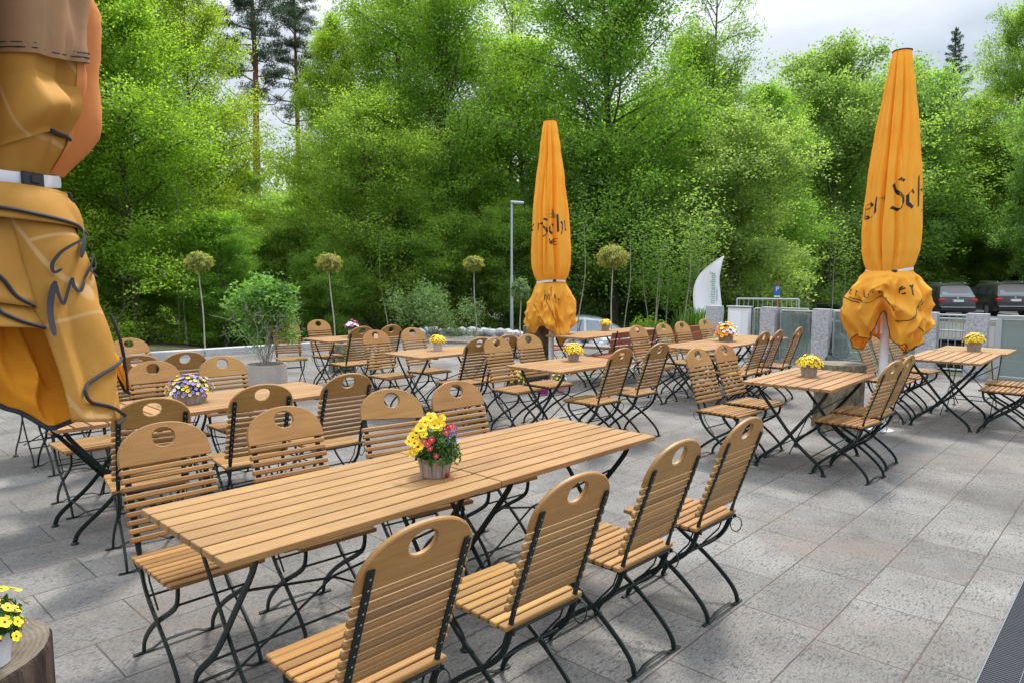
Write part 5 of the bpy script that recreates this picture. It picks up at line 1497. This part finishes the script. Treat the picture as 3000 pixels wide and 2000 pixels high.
# ------------------------------------------------------------------ cars
def make_car(loc, rz, paint, label, suv=True, L=4.65, Wd=1.84, H=1.70, white_plate=True):
    root = empty('parked_car', loc, rz); tag(root, label, 'car', 'cars parked behind the terrace')
    # x forward, rear at -L/2 ; side profile stations: (x, z_bottom, z_belt, z_roof, half width belt, half width roof)
    wy = Wd / 2
    if suv:
        st = [(-L / 2, .50, .80, .82, .80, .80), (-L / 2 + .05, .30, 1.02, 1.04, .90, .88), (-L / 2 + .16, .26, 1.06, 1.10, .94, .84), (-L / 2 + .42, .25, 1.06, H - .10, .98, .70), (-L / 2 + .70, .25, 1.05, H - .03, 1, .70),
              (-.4, .25, 1.02, H, 1, .70), (.35, .25, 1.00, H - .05, 1, .70), (.75, .25, .99, H - .22, 1, .72), (1.15, .25, .98, 1.05, 1, .84), (1.5, .26, .93, .96, .98, .86), (L / 2 - .25, .28, .85, .87, .92, .84), (L / 2 - .05, .32, .68, .70, .84, .80), (L / 2, .42, .55, .56, .76, .74)]
    else:
        st = [(-L / 2, .45, .75, .78, .78, .78), (-L / 2 + .10, .28, .92, .96, .92, .84), (-L / 2 + .45, .24, .95, H - .18, .98, .70), (-L / 2 + 1.0, .22, .94, H - .03, 1, .68),
              (-.2, .22, .93, H, 1, .68), (.3, .22, .92, H - .06, 1, .68), (.8, .22, .90, H - .28, 1, .70), (1.25, .22, .88, .93, 1, .84), (L / 2 - .3, .26, .76, .78, .92, .84), (L / 2, .35, .52, .53, .76, .74)]
    rings = []
    for (x, zb, zt, zr, wb, wr) in st:
        h = [(wb * .93, zb), (wb, zb + (zt - zb) * .35), (wb, zb + (zt - zb) * .7), (wb * .965, zt), (wr + (wb * .965 - wr) * .12, zt + (zr - zt) * .86), (wr * .90, zr - (zr - zt) * .03), (wr * .5, zr)]
        rings.append([(x, -a * wy, z) for a, z in h] + [(x, a * wy, z) for a, z in reversed(h)])
    K = len(rings[0]); mb = MB(); vs = [p for r__ in rings for p in r__]; fs = []
    for j in range(len(rings) - 1):
        for i in range(K): fs.append((j * K + i, (j + 1) * K + i, (j + 1) * K + (i + 1) % K, j * K + (i + 1) % K))
    fs.append(tuple(range(K))); fs.append(tuple(reversed(range((len(rings) - 1) * K, len(rings) * K))))
    mb.add(vs, fs); body = mb.build('body', paint, root, auto=40)
    # windows: thin panels proud of the shell
    def lerp_ring(x, k):
        for (a, b) in zip(rings, rings[1:]):
            if a[0][0] <= x <= b[0][0]:
                t = (x - a[0][0]) / (b[0][0] - a[0][0]); return Vector(a[k]).lerp(Vector(b[k]), t)
        return Vector(rings[-1][k])
    segs = [(-L / 2 + .62, -L / 2 + 1.22), (-L / 2 + 1.30, -.22), (-.14, .62)] if suv else [(-L / 2 + .75, -.25), (-.17, .62)]
    for s in (0, 1):
        for (xa, xb) in segs:
            mb = MB(); nn = 6; vs = []
            for q in range(nn + 1):
                x = xa + (xb - xa) * q / nn
                k3, k4 = (3, 4) if s == 0 else (K - 4, K - 5)
                p, t = lerp_ring(x, k3), lerp_ring(x, k4)
                o_ = Vector((0, -.012 if s == 0 else .012, .004))
                vs += [p.lerp(t, .10) + o_, p.lerp(t, .90) + o_]
            mb.add(vs, [(2 * q, 2 * q + 2, 2 * q + 3, 2 * q + 1) for q in range(nn)]); mb.build('side_window', 'car_glass', root)
    j0, j1 = (2, 3) if suv else (1, 2)
    A, B = rings[j0], rings[j1]
    o_ = Vector((-.02, 0, .012))
    mb = MB(); vs = []
    for q in range(9):
        f = .08 + .84 * q / 8
        lo = Vector(A[3]).lerp(Vector(A[K - 4]), f); hi = Vector(B[4]).lerp(Vector(B[K - 5]), f)
        vs += [lo.lerp(hi, .06) + o_, lo.lerp(hi, .92) + o_]
    mb.add(vs, [(2 * q, 2 * q + 1, 2 * q + 3, 2 * q + 2) for q in range(8)]); mb.build('rear_window', 'car_glass', root)
    jj = 7 if suv else 6
    A, B = rings[jj + 1], rings[jj]; o_ = Vector((.02, 0, .012)); mb = MB(); vs = []
    for q in range(9):
        f = .08 + .84 * q / 8
        lo = Vector(A[4]).lerp(Vector(A[K - 5]), f); hi = Vector(B[4]).lerp(Vector(B[K - 5]), f)
        vs += [lo.lerp(hi, .04) + o_, lo.lerp(hi, .94) + o_]
    mb.add(vs, [(2 * q, 2 * q + 2, 2 * q + 3, 2 * q + 1) for q in range(8)]); mb.build('windscreen', 'car_glass', root)
    zt_ = .86 if suv else .80
    for s in (-1, 1):
        mb = MB(); mb.cbox((-L / 2 + .06, s * (wy * .80), zt_), (.14, wy * .34, .17), None, .03); mb.build('tail_light', 'tail_lamp', root)
        mb = MB(); mb.tube([(-L / 2 + .62, s * wy * .62, H + .0), (-L / 2 + .75, s * wy * .62, H + .045), (.3, s * wy * .62, H + .035), (.45, s * wy * .62, H - .04)], .014, 6)
        if suv: mb.build('roof_rail', 'steel_rail', root)
        mb = MB(); mb.cbox((.62, s * (wy + .10), 1.02), (.12, .20, .13), None, .03); mb.build('mirror', paint, root)
    for x in (-L / 2 + .92, L / 2 - .90):
        for s in (-1, 1):
            w = empty('wheel'); w.parent = root; w.location = (x, s * (wy - .11), .34)
            mb = MB(); rr = .34
            pr = [(.22, -.11), (.31, -.115), (.34, -.08), (.34, .08), (.31, .115), (.22, .11)]
            mb.lathe(pr, 28); mb.v = [(a, c, b) for a, b, c in mb.v]; mb.build('tyre', 'tyre', w)
            mb = MB(); mb.lathe([(.03, -.118 * 1), (.215, -.118), (.22, .118), (.03, .118)], 20); mb.v = [(a, c, b) for a, b, c in mb.v]; mb.build('rim', 'rim', w)
            mb = MB(); pts = [(.42 * cos(a), 0, .42 * sin(a)) for a in np.linspace(-.15, pi + .15, 14)]
            mb.tube(pts, .05, 6); mb.v = [(a, b + s * .085, c) for a, b, c in mb.v]; mb.build('wheel_arch', 'black_plastic', w)
    mb = MB(); mb.cbox((-L / 2 - .012, 0, .45), (.10, wy * 1.80, .24), None, .05); mb.build('bumper', 'paint_black' if suv else paint, root)
    mb = MB(); mb.cbox((-L / 2 - .07, 0, .52), (.03, wy * 1.7, .025), None, .008); mb.build('chrome_strip', 'steel_rail', root)
    zp = .84 if suv else .70
    mb = MB(); mb.cbox((-L / 2 - .005, 0, zp), (.05, .52, .115), None, .004); pl_ = mb.build('number_plate', 'plate_white', root)
    mb = MB(); mb.cbox((-L / 2 - .034, .235, zp), (.006, .045, .10), None, .001); mb.build('blue_band', 'plate_blue', pl_)
    mb = MB(); mb.lathe([(.045, 0), (.05, .006), (.045, .012)], 16); mb.v = [(-c - L / 2 + .03, a, b + .985) for a, b, c in mb.v]
    if suv: mb.build('round_badge', 'steel_rail', root)
    mb = MB(); mb.cbox((-L / 2 + .50, 0, H - .015), (.22, wy * 1.3, .03), None, .012); mb.build('roof_spoiler', paint, root)
    return root
def at(px, d): return ((px - 1500) * d / 2063.3 * 1.0, d)
x, y = at(2748, 37.6); make_car((x, y, ground_z(x, y) + .05), R(72) + R(8), 'paint_grey', 'grey estate car with rear lights towards the fence, left of the brown one')
x, y = at(2908, 38.6); make_car((x, y, ground_z(x, y) + .05), R(80), 'paint_brown', 'taller dark brown people carrier parked right of the grey car', H=1.76)
x, y = at(3060, 41); make_car((x, y, ground_z(x, y) + .05), R(80), 'paint_black', 'black car at the extreme right edge behind the brown one')
x, y = at(2400, 37); make_car((x, y, ground_z(x, y) + .05), R(78), 'paint_black', 'low dark car whose roof just shows above the gate', suv=False, H=1.46)
x, y = at(1730, 24.5); make_car((x, y, ground_z(x, y) + .05), R(-4), 'paint_silver', 'silver car behind the stone edging, roof and windows showing', suv=False, L=4.3, H=1.47)

# ------------------------------------------------------------------ trees
def tree_proto(name, H, W, base, nl, leaf, lmat, seed, nb=46, shape='beech', trunk_r=.17, barkm='bark', asp=.55, droop=.0, fill=1.0, lev=.0):
    """trunk with limbs, and a crown made of flat leafy sprays carried by the limbs"""
    rg = np.random.default_rng(seed); root = empty(name)
    mb = MB(); bend = rg.normal(size=2) * .35
    tr = lambda t: np.array([bend[0] * sin(t * 2.2) * t, bend[1] * sin(t * 1.7) * t, H * t])
    ts = np.linspace(0, .97, 14)
    mb.tube([tr(t) for t in ts], [trunk_r * (1 - .88 * t) + .012 for t in ts], 8)
    segs, wts = [], []
    for i in range(nb):
        t = base + (1 - base) * ((i + .5) / nb) ** .92
        a = i * 2.39996 + rg.normal() * .25
        tt = (t - base) / (1 - base)
        if shape == 'beech': pr = (.66 + .50 * tt) * (1 - tt ** 2.6) ** .7 * (.7 + .55 * rg.random())
        elif shape == 'round': pr = math.sqrt(max(.02, 1 - (2 * tt - 1) ** 2)) * 1.05
        else: pr = 1 - tt * .9
        Lb = W * max(.12, pr) * rg.uniform(.72, 1.15)
        el = (.30 + .62 * tt + rg.normal() * .24)
        p0 = tr(t); pts = [p0]; d = np.array([cos(a) * cos(el), sin(a) * cos(el), sin(el)])
        q = p0.copy()
        for k in range(5):
            d = d + rg.normal(size=3) * .13 + np.array([0, 0, (-.06 if k > 2 else .02) - droop]); d /= np.linalg.norm(d)
            q = q + d * Lb / 5; pts.append(q.copy())
        r0 = trunk_r * (1 - .85 * t) * .42 + .008
        mb.tube(pts, [r0 * (1 - .8 * k / 5) + .004 for k in range(6)], 5)
        pts = np.array(pts)
        ns = 9 if shape != 'spruce' else 7
        for k in range(ns):
            s = .22 + .78 * (k + rg.uniform(0, .6)) / ns; s = min(s, .999)
            j = int(s * 5); f = s * 5 - j; o_ = pts[j] * (1 - f) + pts[min(j + 1, 5)] * f
            dd = pts[min(j + 1, 5)] - pts[j]; dd /= np.linalg.norm(dd) + 1e-9
            sd = np.array([-dd[1], dd[0], 0]) * (1 if k % 2 else -1); sd /= np.linalg.norm(sd) + 1e-9
            ls = Lb * (.42 - .22 * s) * rg.uniform(.6, 1.3) + .15
            e_ = (dd * .75 + sd * rg.uniform(.4, 1.1) + np.array([0, 0, rg.uniform(-.15, .30) - droop * 2])); e_ /= np.linalg.norm(e_)
            segs.append((o_, o_ + e_ * ls)); wts.append(ls)
            if k % 2 == 0: mb.tube([o_, o_ + e_ * ls * .8], [.010, .004], 4)
        segs.append((pts[3], pts[5])); wts.append(Lb * .35)
    mb.build('trunk', barkm, root)
    wts = np.array(wts) ** 1.2; cnt = rg.multinomial(nl, wts / wts.sum())
    Cs, Ns, Ds = [], [], []
    for (a0, b0), c in zip(segs, cnt):
        if c == 0: continue
        s = rg.uniform(0.05, 1.12, (c, 1)); ax = b0 - a0; l_ = np.linalg.norm(ax) + 1e-9
        # leaves gather in small tufts along each twig
        nt = max(3, int(3 + l_ * 5)); tc_ = a0 + ax * rg.uniform(.1, 1.1, (nt, 1)) + rg.normal(size=(nt, 3)) * np.array([.27, .27, .27]) * (l_ * .85 + .15)
        tc_[:, 2] -= .10 * l_ * rg.random(nt)
        pick = rg.integers(0, nt, c); d_ = rg.normal(size=(c, 3))
        P = tc_[pick] + d_ * np.array([.155, .155, .125]) * (.75 + .35 * l_)
        out_ = P - np.array([0, 0, H * .45]); out_[:, 2] *= .35; out_ /= np.linalg.norm(out_, axis=1, keepdims=True) + 1e-6
        Cs.append(P); Ns.append(np.array([0, 0, .42]) + out_ * .35 + rg.normal(size=(c, 3)) * .62)
        Ds.append(np.repeat((ax / l_)[None], c, 0))
    C, N, D = np.concatenate(Cs), np.concatenate(Ns), np.concatenate(Ds)
    quads('crown', leaf_quads(C, N, leaf, rg, asp, D), lmat, root)
    return root

PR = {}
PR['beechA'] = tree_proto('beech_tree', 17, 5.2, .10, 108000, .060, 'beech_leaf', 101, nb=92)
PR['beechB'] = tree_proto('beech_tree', 15, 4.6, .06, 94000, .060, 'beech_leaf', 102, nb=66)
PR['young'] = tree_proto('young_beech_tree', 15, 4.3, .12, 104000, .055, 'young_beech_leaf', 103, nb=66, trunk_r=.13)
PR['maple'] = tree_proto('maple_tree', 11, 3.7, .08, 95000, .056, 'maple_leaf', 104, nb=50, shape='round', asp=.75)
PR['dark'] = tree_proto('hornbeam_tree', 10, 3.8, .04, 80000, .064, 'dark_leaf', 105, nb=60, shape='round', asp=.6)
PR['thin'] = tree_proto('ash_tree', 15, 3.0, .35, 16000, .055, 'maple_leaf', 106, nb=34, trunk_r=.11, droop=-.03)
def pine(seed):
    rg = np.random.default_rng(seed); root = empty('pine_tree'); mb = MB(); H = 21
    mb.tube([(0, 0, 0), (.1, 0, 7), (-.1, .1, 14), (.05, 0, 21)], [.26, .21, .15, .05], 9)
    Cs, Ns = [], []
    for i in range(34):
        t = .55 + .45 * (i / 34) ** .9; a = i * 2.4 + rg.normal() * .4; z = H * t
        Lb = (1.0 - .55 * (t - .55) / .45) * rg.uniform(1.3, 3.1); el = rg.uniform(-.1, .5)
        e_ = np.array([cos(a) * cos(el) * Lb, sin(a) * cos(el) * Lb, z + sin(el) * Lb + .3]); m_ = np.array([cos(a) * Lb * .5, sin(a) * Lb * .5, z + .1])
        mb.tube([(0, 0, z), m_, e_], [.055, .035, .012], 5)
        if t < .62 and rg.random() < .5: continue
        for k in range(7):
            c = m_ + (e_ - m_) * rg.uniform(.1, 1.1) + rg.normal(size=3) * np.array([.38, .38, .14])
            nq = 105; d = rg.normal(size=(nq, 3)); d /= np.linalg.norm(d, axis=1, keepdims=True)
            Cs.append(c + d * np.array([.48, .48, .22]) * rg.uniform(.3, 1, (nq, 1))); Ns.append(rg.normal(size=(nq, 3)))
    mb.build('trunk', 'pine_bark', root)
    C, N = np.concatenate(Cs), np.concatenate(Ns)
    quads('crown', leaf_quads(C, N, .12, rg, .14), 'needle', root)
    return root
PR['pine'] = pine(107)
def spruce(seed):
    rg = np.random.default_rng(seed); root = empty('spruce_tree'); mb = MB(); H = 14
    mb.tube([(0, 0, 0), (0, 0, H)], [.20, .02], 8); Cs, Ns, Ds = [], [], []
    for i in range(150):
        t = .12 + .88 * (i / 150); a = i * 2.4 + rg.normal() * .2; z = H * t; Lb = 2.7 * (1 - t) ** .85 * rg.uniform(.75, 1.15) + .12
        el = -.28 + .5 * t; e_ = np.array([cos(a) * Lb, sin(a) * Lb, z + el * Lb + .12 * Lb]); s_ = np.array([0, 0, z])
        m_ = (s_ + e_) / 2 - np.array([0, 0, .08 * Lb])
        mb.tube([s_, m_, e_], [.022, .014, .005], 4)
        c = int(110 * Lb) + 14; f = rg.uniform(.12, 1.03, (c, 1)); hz = np.array([-sin(a), cos(a), 0])
        P = s_ * (1 - f) + e_ * f - np.array([0, 0, .25]) * f * (1 - f) * Lb * .5 + hz * rg.normal(size=(c, 1)) * .22 * Lb * (1.05 - f) - np.array([0, 0, 1]) * np.abs(rg.normal(size=(c, 1))) * .10
        Cs.append(P); Ns.append(rg.normal(size=(c, 3)) + np.array([0, 0, .6]))
    mb.build('trunk', 'bark', root)
    quads('crown', leaf_quads(np.concatenate(Cs), np.concatenate(Ns), .10, rg, .16), 'needle', root)
    return root
PR['spruce'] = spruce(108)
used = set()
def plant_tree(kind, px, d, top_y, label, group='trees at the forest edge', rz=None, wsc=1.0, href=None):
    o = PR[kind] if kind not in used else copy_tree(PR[kind]); used.add(kind)
    x, y = at(px, d); g = ground_z(x, y) - .05
    ztop = 1.635 + (812 - top_y) * d / 2063.3
    Hn = {'beechA': 17, 'beechB': 15, 'young': 15, 'maple': 11, 'dark': 10, 'thin': 15, 'pine': 21, 'spruce': 14}[kind]
    s = (ztop - g) / Hn
    o.location = (x, y, g); o.scale = (s * wsc, s * wsc, s)
    o.rotation_euler = (0, 0, rz if rz is not None else (px * 1.7 + d) % 6.28)
    tag(o, label, 'tree', group)
    return o
NUM = 'first second third fourth fifth sixth seventh eighth ninth tenth eleventh twelfth thirteenth fourteenth fifteenth sixteenth seventeenth eighteenth nineteenth twentieth twenty-first twenty-second twenty-third'.split()
T = [
 ('young', 60, 20, -330, 'bright beech hidden behind the near left umbrella', 1.0),
 ('young', 400, 22, -60, 'tall bright yellow green tree right of the near umbrella', 1.15),
 ('beechB', 250, 27, -40, 'darker green tree behind the tall bright one at left', 1.1),
 ('young', 590, 26, -70, 'bright green tree left of the pine trunks', .85),
 ('beechB', 660, 22, 640, 'low spreading beech behind the big potted bush', 1.6),
 ('pine', 765, 42, -130, 'red trunked pine standing against the sky, left one', 1.0),
 ('pine', 885, 46, 10, 'pine with a flat dark crown, right one of the pair', .9),
 ('young', 985, 30, 110, 'slender light green tree right of the pines', .75),
 ('beechB', 1150, 34, -60, 'tall beech reaching the top of the picture right of the pines', .95),
 ('beechA', 1090, 25, 330, 'broad green beech left of the lamp post', 1.25),
 ('beechA', 1330, 30, -90, 'very tall beech left of the middle umbrella', .95),
 ('thin', 1490, 36, -20, 'thinly leaved tree against the sky above the middle umbrella', .9),
 ('beechB', 1540, 33, 160, 'green beech directly behind the middle umbrella', 1.2),
 ('beechA', 1800, 29, -150, 'tallest spreading beech right of the middle umbrella', 1.15),
 ('maple', 1690, 29, 470, 'lighter maple below the tallest beech', 1.0),
 ('thin', 2060, 33, -80, 'sparse tree with nearly bare twigs at the gap in the sky', .9),
 ('beechB', 2010, 34, 190, 'green beech at the right shoulder of the tallest one', 1.0),
 ('maple', 2150, 27, 400, 'pale green maple behind the white flag', 1.15),
 ('maple', 2420, 42, 225, 'rounded maple left of the right umbrella', 1.0),
 ('beechB', 2260, 35, 300, 'beech filling the dip above the parking sign', 1.1),
 ('maple', 2620, 50, 270, 'maple mostly hidden by the right umbrella', 1.0),
 ('spruce', 2757, 56, 108, 'dark pointed spruce against the sky at right', 1.0),
 ('beechB', 2920, 58, 85, 'tall loose tree right of the spruce', .75),
 ('beechA', 2830, 56, 330, 'broad dark beech above the parked cars', 1.25),
 ('maple', 3060, 46, 330, 'yellowish maple at the right edge of the picture', .85),
 ('beechA', 3100, 52, 260, 'beech beyond the right edge of the picture', 1.1),
]
for k, px, d, ty, lb, ws in T: plant_tree(k, px, d, ty, lb, wsc=ws)
GB = 'trees of the second row inside the wood'
rg = np.random.default_rng(77)
R2 = sorted(((120, 40, 380), (480, 44, 470), (700, 40, 520), (880, 36, 600), (1060, 44, 520), (1200, 46, 420), (1420, 44, 430), (1640, 46, 380), (1900, 46, 380), (2120, 48, 520), (2300, 50, 480), (2520, 52, 450), (2700, 54, 480), (2860, 56, 460), (3000, 56, 430), (-150, 30, 100), (3250, 50, 350), (780, 52, 600), (1000, 54, 560)))
for i, (px, d, ty) in enumerate(R2):
    plant_tree(('beechB', 'beechA', 'dark')[i % 3], px, d, ty, 'beech in the second row behind the forest edge, ' + NUM[i] + ' from left', GB, wsc=(1.25, 1.15, 1.7)[i % 3])
GU = 'low hornbeams growing under the edge trees'
for i, (px, d, ty) in enumerate(((-60, 21, 520), (180, 21, 640), (380, 24, 690), (560, 26, 700), (830, 25, 690), (960, 23, 760), (1180, 26, 640), (1330, 28, 680), (1480, 27, 640), (1600, 30, 620), (1760, 31, 620), (1880, 32, 650), (1990, 33, 620), (2110, 31, 660), (2240, 36, 660), (2370, 46, 640), (2490, 50, 640), (2600, 52, 620), (2700, 54, 660), (2800, 54, 640), (2910, 54, 660), (3020, 54, 600), (3150, 54, 560))):
    plant_tree('dark', px, d, ty, 'low dark hornbeam under the forest edge trees, ' + NUM[i] + ' from left', GU, wsc=1.15)
# thin saplings with bare pale stems
rg = np.random.default_rng(5)
mb = MB(); mb.tube(smooth_path([(0, 0, 0), (.05, 0, 1.3), (-.04, .05, 2.7), (.1, 0, 4.2)], 3), [.022 - .0014 * k for k in range(10)], 6)
sap = empty('sapling'); tk = mb.build('trunk', 'pale_bark', sap)
C = rg.normal(size=(520, 3)) * np.array([.35, .35, .8]) + np.array([.05, 0, 3.7])
quads('crown', leaf_quads(C, rg.normal(size=C.shape) * .5 + np.array([0, 0, 1]), .055, rg), 'maple_leaf', sap)
first = True
for i_, px in enumerate(sorted((1905, 1912, 1925, 1957, 1690, 1828, 2003, 2014, 2036, 2048, 2058, 2330, 2362, 2375, 2435, 2465, 1140, 340, 372, 520, 545))):
    o = sap if first else copy_tree(sap); first = False
    d = 21.5 + rg.uniform(0, 3) if px < 2100 else 33
    x, y = at(px, d); s = rg.uniform(.8, 1.2); o.location = (x, y, ground_z(x, y)); o.scale = (s, s, s); o.rotation_euler = (rg.normal() * .05, rg.normal() * .05, rg.uniform(0, 6))
    tag(o, 'slim bare stemmed sapling at the foot of the wood, ' + NUM[i_] + ' from left', 'sapling', 'saplings at the foot of the wood')
# far wood as one mass, and undergrowth
rg = np.random.default_rng(9)
n = 90000; px = rg.uniform(-900, 3900, n); d = rg.uniform(58, 72, n)
X = (px - 1500) * d / 2063.3; top = 9.5 + 2.5 * np.sin(X * .21) + 1.5 * np.sin(X * .53 + 1)
Z = -1 + (top + 1) * rg.uniform(0, 1, n) ** .8
quads('far_wood', leaf_quads(np.stack([X, d, Z], 1), rg.normal(size=(n, 3)) * .6 + np.array([0, -.6, .8]), .20, rg, .6), 'dark_leaf')
tag(bpy.data.objects['far_wood'], 'far mass of dark foliage closing the wood', 'wood', kind='stuff')
n = 42000; px = rg.uniform(-400, 3400, n); d = np.where(px < 2100, rg.uniform(21.5, 30, n), rg.uniform(50, 56, n))
d = np.where((px > 1600) & (px < 2100), rg.uniform(27, 34, n), d)
X = (px - 1500) * d / 2063.3
lump = np.array([noise.noise(Vector((a * .9, b * .9, 0))) for a, b in zip(X, d)])
gzv = np.array([ground_z(a, b) for a, b in zip(X, d)])
Z = gzv + rg.uniform(0, 1, n) * (.35 + .9 * np.clip(lump + .35, 0, 1))
quads('undergrowth', leaf_quads(np.stack([X, d, Z], 1), rg.normal(size=(n, 3)) * .6 + np.array([0, 0, 1]), .065, rg, .6), 'dark_leaf')
tag(bpy.data.objects['undergrowth'], 'low leafy undergrowth covering the forest floor', 'undergrowth', kind='stuff')
